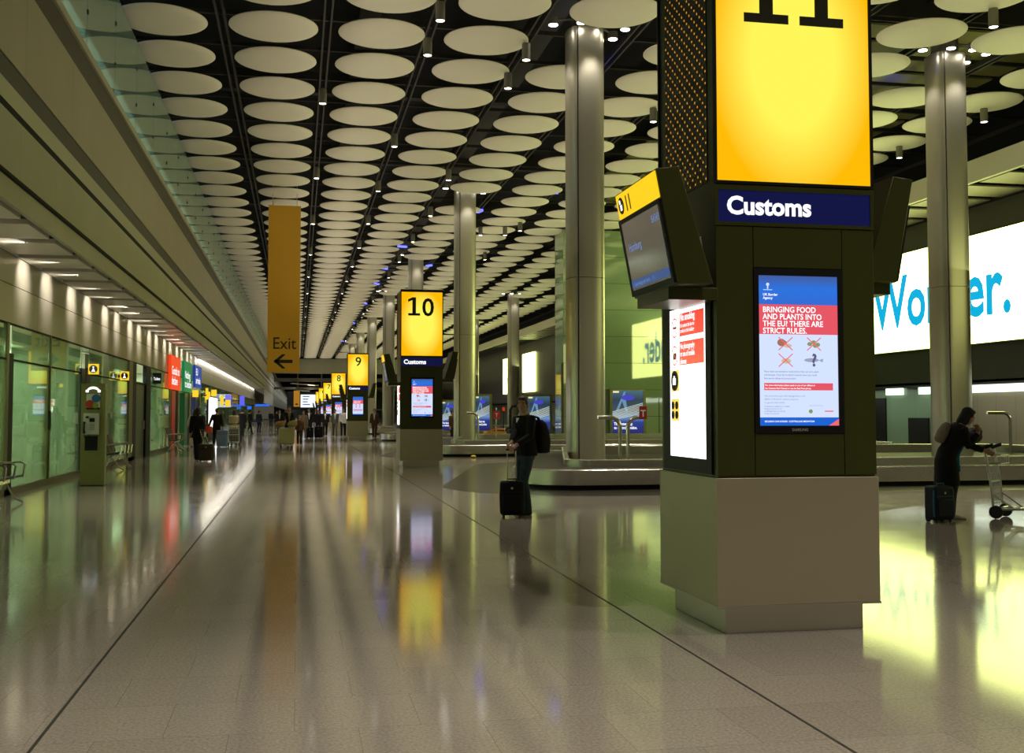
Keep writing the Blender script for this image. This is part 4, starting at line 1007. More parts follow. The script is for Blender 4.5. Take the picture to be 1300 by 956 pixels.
TORSO = [(.80, .145, .10, .0), (.90, .168, .118, .012), (1.0, .162, .108, .006), (1.10, .146, .098, 0), (1.22, .158, .106, -.004), (1.33, .176, .11, 0), (1.41, .165, .092, .008), (1.455, .11, .07, .012), (1.49, .062, .06, .01)]
def person(label, loc, face, H=1.75, lean=0., feet=None, hands=None, curl=(.35, .35), head=(0, 0), top='jacket', tc=None, bc=None, hair='short', hc=None,
           skin=None, shoes=None, hem=None, shirt=None, voxel=.011, palms=None, female=False, group='travellers in the hall', kid=False, cat='person'):
    s = H/1.75; V = Vector
    feet = feet or ((.10, .0, 0), (-.10, .0, 0)); hands = hands or ((.25, -.06, .86), (-.25, -.06, .86))
    tc = tc or cloth('black', (.012, .012, .013)); bc = bc or cloth('charcoal', (.02, .02, .022)); hc = hc or mat('hair_dark', (.012, .009, .007), .55); skin = skin or SKIN
    shoes = shoes or M_RUBBER
    up = Matrix.Rotation(R(lean), 3, 'X'); piv = V((0, 0, .95))
    def U(p): return (up @ (V(p)-piv)+piv)
    def ring(z, rx, ry, yo, inf=0., n=20):
        pts = []
        for j in range(n):
            t = 2*math.pi*j/n; c, q = math.cos(t), math.sin(t)
            p = V(((rx+inf)*math.copysign(abs(c)**.85, c), (ry+inf)*math.copysign(abs(q)**.85, q)+yo, z))
            pts.append((U(p) if z > .95 else p)*s)
        return pts
    T = [(z, rx*(.93 if female else 1), ry, yo) for z, rx, ry, yo in TORSO]
    body = MB(); tm = MB(); bm_ = MB()
    body.loft([ring(*t) for t in T])
    # legs
    legs = []
    for sd, f in zip((1, -1), feet):
        f = V(f); hip = V((sd*.088, 0, .90)); ank = f+V((0, 0.03, .085))
        knee, ank = two_bone(hip, ank, .43, .405, (sd*.05, -1, 0)); legs.append((hip, knee, ank))
        mid = hip.lerp(knee, .5); calf = knee.lerp(ank, .35)+V((0, .012, 0))
        body.tube([p*s for p in (hip, mid, knee, calf, ank)], [r*s for r in (.085, .074, .053, .05, .035)], 12)
        bm_.tube([p*s for p in (hip+V((0,0,.03)), mid, knee, calf, ank+V((0,0,-.045))) ], [r*s for r in (.098, .088, .066, .066, .060)], 14)
        # foot and shoe
        sh = MB()
        rg = lambda y, w_, h, z0=0.: [(V((ank.x+w_*math.cos(t), ank.y-.03+y, ank.z-.085+max(z0, 0)+h*.5+h*.5*math.sin(t)))*s) for t in [2*math.pi*i/12 for i in range(12)]]
        sh.loft([rg(.085, .028, .05), rg(.06, .038, .085), rg(-.02, .041, .085), rg(-.09, .047, .06), rg(-.15, .042, .045), rg(-.185, .02, .03)])
        legs[-1] += (sh,)
        body.tube([ank*s, (ank+V((0, -.02, -.045)))*s, (ank+V((0, -.12, -.06)))*s], [.034*s, .03*s, .022*s], 10)
    # arms
    for k, (sd, h) in enumerate(zip((1, -1), hands)):
        sh_ = U((sd*.172, .005, 1.405)); wr = V(h)
        pole = (sd*.45, .9, -.5)
        el, wr = two_bone(sh_, wr, .285, .255, pole)
        body.tube([p*s for p in (sh_, sh_.lerp(el, .5), el, el.lerp(wr, .5), wr)], [r*s for r in (.052, .046, .038, .036, .027)], 12)
        tm.tube([p*s for p in (U((sd*.12, .005, 1.40)), sh_, sh_.lerp(el, .5), el, el.lerp(wr, .5), wr-(wr-el).normalized()*.02)], [r*s for r in (.07, .074, .066, .057, .052, .043)], 14)
        d = (wr-el).normalized(); n = V((-sd, 0, -.25)); fd = d
        if palms and palms[k]: fd, n = V(palms[k][0]), V(palms[k][1])
        hand(body, wr*s, fd, n, curl[k], sd if (palms is None or not palms[k]) else palms[k][2], s, .0085 if voxel < .008 else .0115)
    # neck and head
    hp, hyaw = head
    hl = Matrix.Rotation(R(lean*.55+hp), 3, 'X'); hy = Matrix.Rotation(R(hyaw), 3, 'Z')
    nb = U((0, .008, 1.46)); hr = hl @ hy
    hcn = nb+Matrix.Rotation(R(lean*.8+hp*.5), 3, 'X') @ V((0, -.018, .155))
    body.tube([(nb-V((0, 0, .04)))*s, nb.lerp(hcn, .45)*s, (hcn+V((0, .01, -.03)))*s], [.060*s, .052*s, .052*s], 14)
    hs = 1.12 if kid else 1.
    def He(mb, c, rx, ry, rz, n=18, m=12): mb.ell((hcn+hr @ (V(c)*hs))*s, rx*s*hs, ry*s*hs, rz*s*hs, n, m, hr)
    He(body, (0, .008, .028), .076, .095, .092); He(body, (0, -.022, -.045), .060, .066, .072); He(body, (0, -.058, -.088), .028, .026, .022)
    He(body, (0, -.072, .020), .052, .022, .014); He(body, (0, -.088, -.022), .0135, .020, .017); He(body, (0, -.082, -.002), .009, .016, .026)
    He(body, (0, -.074, -.058), .026, .018, .008); He(body, (0, -.073, -.070), .022, .017, .007)
    for sd in (1, -1):
        He(body, (sd*.076, .008, -.01), .010, .020, .030, 10, 8); He(body, (sd*.038, -.060, -.030), .022, .02, .018)
    b = remesh(body, 'person', skin, None, voxel*s, 2)
    b.location = loc; b.rotation_euler.z = R(face); tag(b, label, cat, group); b['kind'] = 'thing'
    fine = voxel < .008
    if fine:
        for sd in (1, -1):
            e = MB(); He(e, (sd*.031, -.079, .001), .0135, .010, .008, 12, 8); o = e.build('eye', mat('eye_white', (.55, .52, .48), .3), b)
            i = MB(); He(i, (sd*.031, -.0885, .001), .0062, .003, .0062, 10, 8); i.build('iris', M_BLACK, o)
            br = MB(); He(br, (sd*.033, -.092, .022), .020, .006, .0045, 10, 6); br.build('eyebrow', hc, b)
        m = MB(); He(m, (0, -.091, -.063), .022, .004, .0035, 12, 6); m.build('mouth', mat('lips', (.25, .09, .07), .5), b)
    # hair
    if hair:
        hm = MB()
        He(hm, (0, .022, .052), .083, .096, .082); He(hm, (0, .045, .0), .078, .070, .085); 
        if hair == 'short': He(hm, (.008, -.046, .086), .064, .044, .034)
        else: He(hm, (0, -.03, .092), .06, .045, .028)
        for sd in (1, -1): He(hm, (sd*.066, -.012, .032), .018, .045, .045)
        if hair in ('long', 'shoulder'):
            He(hm, (0, .072, -.07), .078, .045, .13)
            for sd in (1, -1): He(hm, (sd*.068, .012, -.055), .024, .055, .115)
            if hair == 'long': He(hm, (0, .088, -.17), .075, .040, .11)
        if hair == 'bun': He(hm, (0, .12, .045), .038, .035, .038)
        remesh(hm, 'hair', hc, b, max(voxel*.9, .007)*s, 3)
    # clothes
    inf = .034 if top == 'coat' else .030 if top == 'sweater' else .020
    if hem is None: hem = .80
    Tr = [t for t in T if t[0] > hem+.03 and t[0] < 1.47]
    r0 = T[1] if hem < .9 else Tr[0]
    if hem < .78:
        tm.loft([ring(hem, .20, .145, .0, inf), ring((hem+.85)/2, .19, .135, .0, inf), ring(.86, .172, .122, .008, inf)]+[ring(*t, inf=inf) for t in Tr if t[0] > .88])
    else:
        tm.loft([ring(hem, r0[1], r0[2], r0[3], inf)]+[ring(*t, inf=inf) for t in Tr])
    jk = remesh(tm, {'coat': 'coat', 'sweater': 'sweater', 'shirt': 'shirt'}.get(top, 'jacket'), tc, b, max(voxel, .008)*s, 3)
    bm_.loft([ring(*t, inf=.010) for t in T[:4]])
    bm_.ell(V((0, .005, .83))*s, .12*s, .10*s, .08*s)
    remesh(bm_, 'trousers', bc, b, max(voxel, .008)*s, 3)
    for l in legs: l[3].build('shoe', shoes, b)
    if shirt:
        sm = MB()
        for z0, z1, w_ in ((1.10, 1.47, 1.), ):
            pts = []
            for z, w2, yy in ((1.08, .012, -.124), (1.22, .035, -.134), (1.34, .05, -.137), (1.42, .058, -.118), (1.465, .05, -.085)):
                pts.append([U((x, y_, z))*s for x, y_ in ((-w2, yy), (w2, yy), (w2, yy+.03), (-w2, yy+.03))])
            sm.loft(pts)
        if shirt is not True: sm.build('shirt_front', shirt, b)
    def W(p): return Matrix.Rotation(R(face), 3, 'Z') @ (V(p)*s)+V(loc)
    return b, U, W

WALK = ((.09, -.24, 0), (-.09, .26, .0))
WALK2 = ((.09, .22, .0), (-.09, -.22, 0))
BLK = cloth('black', (.012, .012, .013)); NAVY = cloth('navy', (.014, .017, .03)); BEIGE = cloth('beige', (.36, .30, .17)); GREY = cloth('grey', (.10, .10, .09))
BROWN = cloth('brown', (.09, .045, .022)); WHITE = cloth('white', (.62, .60, .55)); JEANS = cloth('denim', (.035, .055, .075)); TAN = cloth('tan', (.26, .19, .12)); CREAM = cloth('cream', (.5, .47, .36))

# the standing man with the trolley case
man, U_, W_ = person('man in black sweater and jeans standing with a black trolley case, looking at us', (3.34, 16.2, 0), -66, 1.77, lean=3,
    feet=((.10, -.05, 0), (-.10, .06, 0)), hands=((.25, -.33, 1.03), (.15, -.36, 1.03)), curl=(.95, .95), head=(2, 42), top='sweater', tc=cloth('black_knit', (.008, .008, .009)), bc=JEANS,
    hc=mat('hair_brown', (.05, .024, .011), .6), hem=.86, voxel=.0058, palms=[((.0, -.75, -.45), (-.25, -.45, -.8), 1), ((.1, -.75, -.45), (.25, -.45, -.8), -1)], group=None)
col = MB()
cp = [(.078*math.cos(R(a)), .010+.078*math.sin(R(a)), 1.487-.045*max(0, -math.sin(R(a)))**1.5) for a in range(0, 361, 20)]
col.tube([U_(p)*1.77/1.75 for p in cp], .013, 8)
col.loft([[U_(p)*1.77/1.75 for p in ring_] for ring_ in ([(-.058, -.066, 1.46), (.058, -.066, 1.46), (.058, -.05, 1.46), (-.058, -.05, 1.46)], [(-.034, -.112, 1.415), (.034, -.112, 1.415), (.034, -.09, 1.415), (-.034, -.09, 1.415)], [(-.006, -.136, 1.355), (.006, -.136, 1.355), (.006, -.11, 1.355), (-.006, -.11, 1.355)])])
col.build('collar', WHITE, man)
bp = thing('backpack', 'black backpack on the back of the standing man', 'backpack', tuple(W_((0, .27, .99))), R(-66))
m = MB(); m.loft([[Vector((w_*math.copysign(abs(math.cos(t))**.6, math.cos(t)), d_*math.copysign(abs(math.sin(t))**.6, math.sin(t))+yo, z)) for t in [2*math.pi*i/20 for i in range(20)]]
    for z, w_, d_, yo in ((-.10, .13, .08, 0), (-.08, .155, .105, .01), (.08, .16, .115, .015), (.24, .155, .10, .0), (.35, .135, .075, -.02), (.40, .08, .045, -.035))])
m.build('bag', cloth('pack', (.009, .009, .010), .7), bp)
m = MB(); m.loft([[Vector((w_*math.cos(t), .10+d_*math.sin(t), z)) for t in [2*math.pi*i/16 for i in range(16)]] for z, w_, d_ in ((-.07, .10, .03), (.0, .115, .05), (.10, .11, .045), (.15, .09, .02))]); m.build('front_pocket', MATS['cloth_pack'], bp)
for sd in (1, -1): MB().tube([(sd*.10, -.075, .36), (sd*.12, -.12, .43), (sd*.125, -.22, .46), (sd*.13, -.33, .40), (sd*.14, -.36, .25)], [(.022, .007)]*5, 8).build('strap', MATS['cloth_pack'], bp)

def suitcase(label, loc, rz, w_, d_, h, col_, ext=0., trim=None, ribs=0, badge=True, group=None, lie=False, shift=0., simple=False):
    t = thing('suitcase', label, 'suitcase', loc, rz, group)
    z0 = .03
    body = box('case', (-w_/2, w_/2, -d_/2, d_/2, z0, z0+h), col_, t, bevel=min(.045, d_*.25))
    body.modifiers['Bevel'].segments = 4; body.data.shade_smooth()
    if simple:
        for sx_ in (-1, 1): MB().tube([(sx_*(w_/2-.05)-.015, d_/2-.04, .03), (sx_*(w_/2-.05)+.015, d_/2-.04, .03)], .03, 10).build('wheel', M_RUBBER, t)
        MB().tube([(-.07, 0, z0+h), (-.06, 0, z0+h+.03), (.06, 0, z0+h+.03), (.07, 0, z0+h)], .01, 6).build('handle', M_RUBBER, t)
        return t
    tr_ = trim or M_RUBBER
    pk = box('front_pocket', (-w_*.40, w_*.40, -d_/2-.022, -d_/2+.01, z0+h*.10, z0+h*.62), col_, t, bevel=.018)
    m = MB(); m.tube([(-w_*.42, -d_/2-.002, z0+h*.70), (w_*.42, -d_/2-.002, z0+h*.70)], .005, 6); m.build('zip', tr_, t)
    for sd in (-1, 1): MB().tube([(sd*(w_/2-.012), -d_/2+.03, z0+.05), (sd*(w_/2-.004), -d_/2+.03, z0+h*.5), (sd*(w_/2-.012), -d_/2+.03, z0+h-.05)], .014, 8).build('piping', tr_, t)
    if badge: MB().disc((.0, -d_/2-.004, z0+h*.80), .016).build('badge', mat('badge_metal', (.6, .58, .5), .3, .8), t)
    for i in range(ribs): box('rib', (-w_*.46, w_*.46, -d_/2-.01, -d_/2+.01, z0+h*(.12+.17*i), z0+h*(.2+.17*i)), tr_, t)
    for sd in (-1, 1):
        MB().tube([(sd*(w_/2-.055)-.016, d_/2-.03, .036), (sd*(w_/2-.055)+.016, d_/2-.03, .036)], .035, 14).build('wheel', M_RUBBER, t)
        MB().cyl(sd*(w_/2-.055), -d_/2+.04, 0.002, z0+.01, .016, 10).build('foot', M_RUBBER, t)
    MB().tube([(-.07, -d_*.1, z0+h-.005), (-.06, -d_*.1, z0+h+.03), (.06, -d_*.1, z0+h+.03), (.07, -d_*.1, z0+h-.005)], .011, 8).build('carry_handle', tr_, t)
    if ext:
        g = .062
        a = MB()
        for sd in (-1, 1): a.tube([(sd*g, d_/2-.04, z0+h-.02), (sd*g+shift*.5, d_/2-.04, z0+h+ext)], .0085, 8)
        a.build('telescopic_rod', mat('handle_rod', (.75, .72, .5), .25, .9), t)
        MB().tube([(-g-.02+shift*.5, d_/2-.04, z0+h+ext), (g+.02+shift*.5, d_/2-.04, z0+h+ext)], .016, 10).build('grip', M_RUBBER, t)
    return t
CASE_BLK = cloth('case_black', (.007, .007, .008), .7)
mc = suitcase('black upright trolley case with raised handle held by the standing man', (3.06, 15.80, 0), R(-9), .345, .22, .49, CASE_BLK, ext=.45)

# the woman with the luggage trolley on the right
wom, U2, W2 = person('woman in long black coat bending over a luggage trolley at the right edge', (9.0, 14.2, 0), 70, 1.66, lean=27,
    feet=((.09, -.10, 0), (-.09, .14, 0)), hands=((.14, -.58, 1.02), (-.02, -.45, 1.29)), curl=(.7, .9), head=(14, 0), top='coat', tc=cloth('coat_black', (.007, .007, .008)), bc=cloth('green_denim', (.03, .045, .035)),
    hair='shoulder', hem=.52, hc=mat('hair_black', (.006, .005, .004), .75), female=True, shoes=mat('sneaker', (.55, .52, .38), .6), voxel=.0062, palms=[None, ((.05, .12, 1.), (-.5, .5, 0), -1)], group=None)
m = MB()
for z, w2, yy in (): pass
rows_ = []
for z, xx, yy in ((.72, .10, -.175), (.90, .095, -.160), (1.05, .085, -.145), (1.20, .075, -.148), (1.36, .06, -.140), (1.44, .045, -.10)):
    q = lambda x, y, z=z: (U2((x, y, z)) if z > .95 else Vector((x, y, z)))*1.66/1.75
    rows_.append([q(-xx, yy), q(xx*.7, yy), q(xx, yy+.04), q(-xx, yy+.05)])
m.loft(rows_); m.build('shirt', cloth('teal', (.0, .16, .24), .7), wom)
bp = thing('backpack', 'grey backpack on the shoulders of the woman with the trolley', 'backpack', tuple(W2(U2((0, .19, 1.22)))), R(70))
m = MB(); m.loft([[Vector((w_*math.cos(t), d_*math.sin(t), z)) for t in [2*math.pi*i/20 for i in range(20)]] for z, w_, d_ in ((-.16, .08, .05), (-.12, .125, .085), (.02, .13, .10), (.14, .12, .08), (.20, .06, .04))])
o = m.build('bag', cloth('pack_grey', (.20, .18, .13), .8), bp); o.rotation_euler.x = R(27); bp.scale = (.85, .85, .85)
suitcase('navy suitcase with teal edge standing behind the woman in the coat', (8.72, 13.95, 0), R(12), .36, .22, .47, cloth('case_navy', (.012, .015, .025), .6), trim=mat('teal_trim', (.01, .10, .19), .5))

def trolley(label, loc, face, group='luggage trolleys'):
    """airport trolley: nose towards -y, push handle at the +y end"""
    t = thing('luggage_trolley', label, 'luggage trolley', loc, R(face), group)
    a = MB()
    for sd in (-1, 1):
        a.tube([(sd*.24, .36, .10), (sd*.24, .40, .55), (sd*.23, .47, .98), (sd*.23, .55, 1.02)], .018, 10)
        a.tube([(sd*.24, .36, .13), (sd*.20, 0, .15), (sd*.11, -.50, .13)], .018, 10)
        a.tube([(sd*.24, .385, .35), (sd*.21, .10, .155)], .012, 8)
    a.tube([(-.24, .40, .52), (.24, .40, .52)], .012, 8); a.tube([(-.24, .37, .22), (.24, .37, .22)], .012, 8); a.tube([(-.11, -.5, .13), (0, -.56, .13), (.11, -.5, .13)], .018, 8)
    a.build('frame', M_GALV, t)
    g = MB()
    for i in range(9): g.tube([(-.20+.05*i, .375, .24), (-.20+.05*i, .425, .74)], .005, 6)
    for z in (.34, .44, .54, .64, .74): g.tube([(-.235, .378+(z-.24)*.1, z), (.235, .378+(z-.24)*.1, z)], .005, 6)
    g.build('wire_panel', M_GALV, t)
    p = MB()
    for i in range(6): p.box(-.16, .16, -.42+.13*i, -.36+.13*i, .15, .165)
    p.build('platform', M_GALV, t, smooth=False)
    b = MB(); b.tube([(-.26, .55, 1.02), (.26, .55, 1.02)], .024, 10); b.build('push_bar', M_RUBBER, t)
    for sd in (-1, 1):
        MB().tube([(sd*.20, .50, 1.0), (sd*.20, .36, 1.05)], .026, 8).build('brake_grip', M_RUBBER, t)
        MB().tube([(sd*.24-.022, .33, .095), (sd*.24+.022, .33, .095)], .093, 18).build('wheel', M_RUBBER, t)
    MB().tube([(-.02, -.50, .062), (.02, -.50, .062)], .06, 14).build('wheel', M_RUBBER, t); MB().box(-.012, .012, -.52, -.48, .06, .13).build('caster_fork', M_GALV, t)
    bk = MB()
    for z, i in ((.78, 0), (.90, .01)):
        bk.tube([(-.22, .44+i, z), (-.22, .26, z), (.22, .26, z), (.22, .44+i, z)], .008, 6)
    for x in (-.2, -.1, 0, .1, .2): bk.tube([(x, .26, .78), (x, .26, .90)], .005, 6); bk.tube([(x, .26, .78), (x, .44, .78)], .005, 6)
    bk.build('top_basket', M_GALV, t)
    return t
trolley('empty luggage trolley at the right edge, pushed by the woman in the coat', (10.17, 14.12, 0), 40)
hb = MB()
for c, r in (((0, 0, .12), (.19, .14, .10)), ((.10, .03, .16), (.13, .12, .09)), ((-.12, -.02, .11), (.10, .12, .09)), ((.02, -.06, .19), (.11, .08, .06))): hb.ell(c, *r)
o = remesh(hb, 'bundled_jacket', cloth('plum', (.045, .032, .04), .7), None, .014, 3); o.location = (9.60, 14.50, 1.04); o.rotation_euler.z = R(30)
tag(o, 'dark bundled jacket lying on the handle end of the luggage trolley', 'jacket')

# travellers farther down the hall
P_ = lambda *a, **k: person(*a, **k)
pl = [
 ('woman in black suit walking away pulling a brown trolley case', (-3.08, 36.2, 0), 172, 1.72, dict(feet=WALK, hands=((.25, -.05, .86), (-.26, .22, .86)), tc=BLK, bc=BLK, hair='shoulder', hem=.74, female=True)),
 ('traveller in white top and pale trousers at the green channel', (-4.55, 51.5, 0), 200, 1.68, dict(hands=((.24, -.2, 1.0), (-.25, -.05, .86)), tc=CREAM, bc=CREAM, hair='shoulder', female=True)),
 ('traveller in dark jacket beside the blue suitcase, walking away', (-3.55, 51.3, 0), 175, 1.74, dict(feet=WALK2, hands=((.33, .12, .90), (-.27, .02, .86)), tc=BLK, bc=BLK)),
 ('woman in beige coat with black hair, walking away', (-2.95, 54.0, 0), 185, 1.68, dict(tc=BEIGE, bc=BLK, hair='shoulder', hem=.60, top='coat', female=True, hands=((.2, -.36, 1.0), (-.2, -.36, 1.0)))),
 ('tall traveller in black coat right of the woman in beige', (-3.35, 70, 0), 180, 1.80, dict(tc=BLK, bc=BLK, hem=.55, top='coat', feet=WALK)),
 ('traveller in white shirt at the left end of the queue', (-4.0, 82.0, 0), 190, 1.74, dict(tc=WHITE, bc=BLK, top='shirt')),
 ('traveller in black striding along the queue barrier', (-3.4, 82.8, 0), 120, 1.76, dict(tc=BLK, bc=BLK, feet=WALK)),
 ('traveller in dark navy at the right end of the queue', (-3.0, 90.2, 0), 150, 1.74, dict(tc=NAVY, bc=NAVY)),
 ('far traveller in dark suit, left one of a standing pair', (-2.75, 120, 0), 10, 1.78, dict(tc=NAVY, bc=BLK)),
 ('far traveller in dark suit, right one of a standing pair', (-2.2, 122, 0), -20, 1.76, dict(tc=BLK, bc=BLK)),
 ('man in black jacket pushing a loaded luggage trolley towards us', (-.36, 49.55, 0), 5, 1.84, dict(tc=BLK, bc=BLK, hands=((.2, -.55, 1.06), (-.2, -.55, 1.06)), feet=((.09, -.12, 0), (-.09, .26, 0)), shirt=TAN, voxel=.010)),
 ('man in dark suit left of the loaded luggage trolley', (-1.2, 78, 0), 0, 1.76, dict(tc=BLK, bc=BLK, feet=WALK2, shirt=WHITE)),
 ('child in dark trousers walking right of the loaded trolley', (.10, 53.6, 0), 0, 1.40, dict(tc=BROWN, bc=BLK, feet=WALK, kid=True, hair='shoulder')),
 ('woman in tan coat walking towards us', (.36, 66, 0), -5, 1.66, dict(tc=TAN, bc=TAN, hem=.62, top='coat', hair='shoulder', female=True, feet=WALK2)),
 ('man in white shirt behind the dark luggage pile', (.72, 71, 0), 0, 1.80, dict(tc=BLK, bc=BLK, shirt=WHITE)),
 ('man in black suit, left one of the pair before tower 7', (1.38, 75.6, 0), 5, 1.74, dict(tc=BLK, bc=BLK, feet=WALK)),
 ('man in black suit and light shirt, right one of the pair before tower 7', (1.80, 74, 0), 0, 1.76, dict(tc=BLK, bc=BLK, feet=WALK2, shirt=WHITE)),
 ('man in grey suit below the tower numbered 8', (2.40, 73.0, 0), 0, 1.78, dict(tc=GREY, bc=GREY, feet=WALK, shirt=WHITE)),
 ('man in white shirt and dark trousers left of tower 9', (2.92, 72.6, 0), -5, 1.84, dict(tc=WHITE, bc=BLK, top='shirt', feet=WALK2)),
 ('man in brown jacket and white shirt right of tower 9', (4.5, 66.2, 0), -10, 1.78, dict(tc=BROWN, bc=BROWN, feet=WALK, shirt=WHITE)),
 ('dark clad traveller behind the second belt, in front of a blue poster', (7.7, 55.6, 0), 40, 1.66, dict(tc=BROWN, bc=BLK)),
]
for lb, loc, fc, H, k in pl:
    k.setdefault('voxel', .012)
    person(lb, loc, fc, H, **k)

suitcase('brown trolley case pulled by the woman in the black suit', (-2.78, 35.75, 0), R(-2), .46, .26, .52, cloth('case_brown', (.035, .026, .014), .6), ext=.42, shift=-.3)
suitcase('light blue ribbed suitcase left of the queue', (-3.28, 50.9, 0), R(5), .48, .30, .72, mat('case_blue', (.13, .22, .42), .35), ext=.2, trim=mat('case_blue_rib', (.20, .30, .5), .35), ribs=4, badge=False)
suitcase('black suitcase in the luggage group, left one behind the tan coat', (.72, 67.9, 0), R(8), .46, .3, .62, CASE_BLK)
suitcase('black suitcase in the luggage group, right one of the two', (1.28, 68.1, 0), R(-10), .5, .32, .68, CASE_BLK)
sh = MB(); sh.ell((0, 0, .16), .17, .06, .15); sh.build
o = MB().loft([[(w_*math.cos(t), d_*math.sin(t), z) for t in [2*math.pi*i/16 for i in range(16)]] for z, w_, d_ in ((.0, .12, .05), (.04, .16, .08), (.22, .15, .06), (.30, .12, .03))]).build('shoulder_bag', mat('orange_bag', (.75, .10, .02), .5), None, (-3.86, 51.0, .62))
tag(o, 'bright orange bag carried by the traveller beside the blue suitcase', 'bag')
MB().tube([(-.10, 0, .29), (-.06, 0, .42), (.06, 0, .42), (.10, 0, .29)], .01, 6).build('handle', MATS['orange_bag'], o)

trolley('luggage trolley loaded with pale cases, pushed towards us', (-.42, 48.3, 0), 5)
suitcase('large pale beige case standing on the loaded trolley', (-.45, 48.05, .165), R(4), .66, .30, .68, mat('case_pale', (.38, .34, .17), .5), simple=True)
for i, (x, z, c, lb) in enumerate(((-.72, .90, (.30, .17, .08), 'tan bag, left one on top of the loaded trolley'), (-.20, .91, (.36, .28, .12), 'straw coloured bag, right one on top of the loaded trolley'))):
    m = MB(); m.ell((0, 0, .14), .21, .15, .14); m.ell((.07, 0, .19), .13, .13, .10); m.ell((-.09, 0, .12), .13, .14, .12)
    o = remesh(m, 'holdall', cloth(f'holdall{i}', c), None, .02, 2); o.location = (x, 48.05, z); tag(o, lb, 'bag')
trolley('luggage trolley with dark bags beside the woman in beige', (-2.80, 52.3, 0), 175)
for i, (z, h, w_, lb) in enumerate(((.165, .30, .55, 'black case lying lowest on the trolley beside the woman in beige'), (.51, .26, .48, 'black case lying on top of another on the trolley beside the woman in beige'))):
    suitcase(lb, (-2.80, 52.35, z), R(175), w_, .42, h, CASE_BLK, simple=True)

# queue barrier
def barrier(y, x0, x1, n, label):
    t = thing('queue_barrier', label, 'barrier', (x0, y, 0), 0, 'queue barriers')
    for i in range(n):
        x = (x1-x0)*i/(n-1); q = MB(); q.cyl(x, 0, 0, .02, .17, 18); q.cyl(x, 0, .02, .98, .03, 10); q.build('post', M_STEEL, t)
    MB().box(0, x1-x0, -.004, .004, .87, .96).build('tape', mat('barrier_tape', (.01, .015, .10), .5), t, smooth=False)
barrier(81, -4.6, -2.4, 3, 'queue barrier with dark blue tape, nearer one along the left wall')
barrier(104, -4.4, -1.8, 3, 'queue barrier with dark blue tape, farther one')

# service things behind the second belt
t = thing('hand_cart', 'yellow flat hand cart behind the second luggage belt', 'cart', (9.35, 52.6, 0), R(8))
M_CARTY = mat('cart_yellow', (.55, .25, .015), .5)
MB().box(-.5, .5, -.3, .3, .50, .62).build('deck', M_CARTY, t, bevel=.02); MB().tube([(-.48, -.28, .60), (-.1, -.30, .72), (.45, -.28, .74)], .03, 8).build('side_rail', M_CARTY, t)
for sx_ in (-.4, .4):
    for sy in (-.22, .22): MB().tube([(sx_, sy, .10), (sx_*.9, sy, .52)], .025, 8).build('leg', M_CARTY, t); MB().tube([(sx_-.02, sy, .08), (sx_+.02, sy, .08)], .078, 12).build('wheel', M_RUBBER, t)
t = thing('lift_truck', 'black lift truck with arched mast behind the standing man', 'lift truck', (10.72, 54.3, 0), 0)
MB().tube([(-.28, 0, .15), (-.28, 0, 1.65), (-.18, 0, 1.85), (.28, 0, 1.9), (.38, 0, 1.7), (.38, 0, .15)], .07, 10).build('mast', M_BLACK, t)
MB().box(-.35, .45, -.25, .6, .12, .7).build('chassis', M_BLACK, t, bevel=.03); MB().tube([(-.62, 0, .02), (-.62, 0, 1.62)], .03, 8).build('beacon_post', M_BLACK, t); MB().box(-.64, -.3, -.03, .03, .3, .36).build('brace', M_BLACK, t)
MB().cyl(-.62, 0, 1.62, 1.80, .07, 12).build('beacon', mat('beacon_red', (.6, .05, .02), .3, emit=(.6, .03, .01), es=.5), t)
for sx_ in (-.3, .4): MB().tube([(sx_-.05, .1, .12), (sx_+.05, .1, .12)], .12, 14).build('wheel', M_RUBBER, t)
cl = [(8.3, (.25, .02, .06), 'magenta'), (9.0, None, 'black'), (9.9, None, 'black'), (10.7, (.3, .02, .02), 'red'), (11.5, None, 'black'), (12.5, None, 'black'), (13.3, (.2, .03, .03), 'dark red')]
seen_ = {}
for x, c, nm in cl:
    seen_[nm] = seen_.get(nm, 0)+1
    suitcase(f'{nm} suitcase lying on the third luggage belt' + (f', {ordinal(seen_[nm])} black one from the left' if nm == 'black' else ''), (x, 59.42, .40), R(random.uniform(-12, 12)), .62, .40, .28, mat('case_'+nm.replace(' ', '_'), c, .5) if c else CASE_BLK, simple=True, group='suitcases on the third belt')
o = MB().ell((0, 0, .045), .09, .06, .045).build('yellow_tag', mat('tag_yellow', (.8, .6, .02), .5), None, (5.85, 37.0, 0)); o.name = 'wet_floor_marker'
tag(o, 'small yellow lump on the floor at the foot of the second belt', 'floor marker')

# ------------------------------------------------------------------ light
def area(name, loc, rot, sx, sy, power, col=(1, .92, .76)):
    l = bpy.data.lights.new(name, 'AREA'); l.shape = 'RECTANGLE'; l.size = sx; l.size_y = sy; l.energy = power; l.color = col
    o = bpy.data.objects.new(name, l); C.objects.link(o); o.location = loc; o.rotation_euler = rot; return o
def spot(name, loc, power, ang=80, blend=.5, col=(1, .90, .72), rot=(0, 0, 0), r=.12):
    l = bpy.data.lights.new(name, 'SPOT'); l.energy = power; l.spot_size = R(ang); l.spot_blend = blend; l.color = col; l.shadow_soft_size = r
    o = bpy.data.objects.new(name, l); C.objects.link(o); o.location = loc; o.rotation_euler = rot; return o
WARM = (1., .925, .80)
# downlights over the whole hall
for x in (-1.9, 3.1, 8.5, 14.):
    for i in range(11):
        y = 2+17*i
        spot('downlight_beam', (x if x > 0 else -.6, y+(x % 3), 10.2), 1250, 95 if x > 0 else 58, .8, WARM)
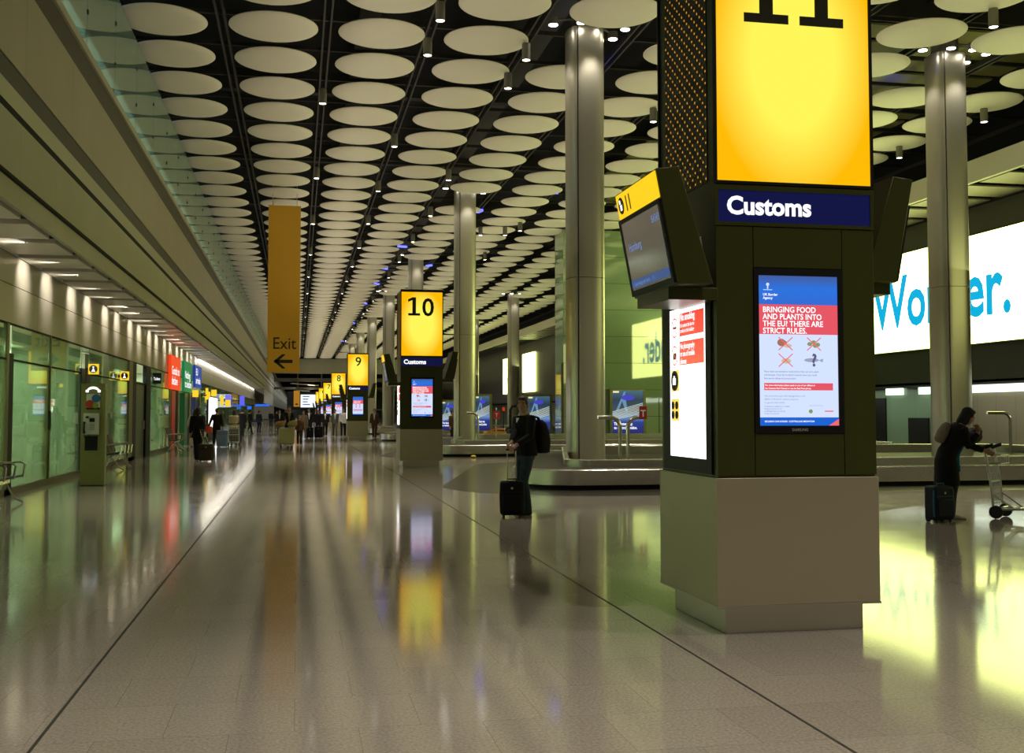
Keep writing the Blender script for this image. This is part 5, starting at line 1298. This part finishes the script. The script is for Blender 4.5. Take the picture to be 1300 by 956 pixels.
# uplights that wash the discs
for i in range(6):
    y = 26+32*i
    area('disc_uplight', (2.2, y, 5.3), (math.pi, 0, 0), 1.2, 30, 300, (1, .88, .68))
    area('disc_uplight', (10.5, y, 5.3), (math.pi, 0, 0), 1.2, 30, 300, (1, .92, .60))
    area('disc_uplight', (18, y, 5.3), (math.pi, 0, 0), 1.0, 30, 340, (.95, 1., .46))
# wall washers along the left soffit
y = 15.4
i = 0
while y < 62:
    spot('wall_washer', (-4.50, y, 4.37), 170, 92, .9, (1, .94, .82), (0, R(66), 0), .05); y += 2.0 if i % 2 else 2.6; i += 1
area('wall_washer_strip', (-5.0, 100, 4.40), (0, R(25), 0), .08, 76, 620, (1, .95, .84))
area('far_wall_light', (-.5, 300, 6.2), (0, R(60), 0), .8, 260, 1300, (.95, .97, .9))
for y in (26, 36, 46): area('recess_lamp', (25.4, y, 2.58), (0, 0, 0), .5, 8, 70, (.95, 1, .82))
area('added_side_glow', (23.85, 9, 6.0), (0, R(90), 0), 3.6, 22, 360, (.94, 1., .34))  # unseen lamp added to give the columns and tower a yellow-green glow
# behind the shopfront glass and in the gallery
area('shop_light', (-7.2, 20, 3.1), (0, 0, 0), 1.5, 17, 1450, (.90, 1, .86)); area('shop_light', (-7.2, 38.5, 3.1), (0, 0, 0), 1.5, 17, 1350, (.90, 1, .86)); area('shop_light', (-7.2, 92, 3.1), (0, 0, 0), 1.5, 80, 2600, (.9, 1, .75))
area('gallery_light', (-6, 70, 11.5), (0, 0, 0), 1.0, 110, 900, (.8, .95, 1))
# column-head lamps
for (i, k) in names:
    spot('column_head_lamp', (COLX[i]+.1, COLY[k]-.95, 10.7), 130, 75, .6, (1, .95, .85), (R(18), 0, 0))
    spot('column_head_lamp', (COLX[i]-.95, COLY[k]-.1, 10.6), 90, 75, .6, (1, .95, .85), (0, R(-18), 0))
wd = bpy.data.worlds.new('hall_air'); bpy.context.scene.world = wd; wd.use_nodes = True
wd.node_tree.nodes['Background'].inputs['Color'].default_value = (.9, .82, .6, 1); wd.node_tree.nodes['Background'].inputs['Strength'].default_value = .07
sc = bpy.context.scene
sc.view_settings.view_transform = 'Standard'; sc.view_settings.look = 'None'; sc.view_settings.exposure = .07; sc.view_settings.gamma = 1
sc.cycles.max_bounces = 7; sc.cycles.diffuse_bounces = 3; sc.cycles.glossy_bounces = 4; sc.cycles.transparent_max_bounces = 12
sc.cycles.sample_clamp_indirect = 4.; sc.cycles.use_denoising = True
sc.cycles.caustics_reflective = False; sc.cycles.caustics_refractive = False
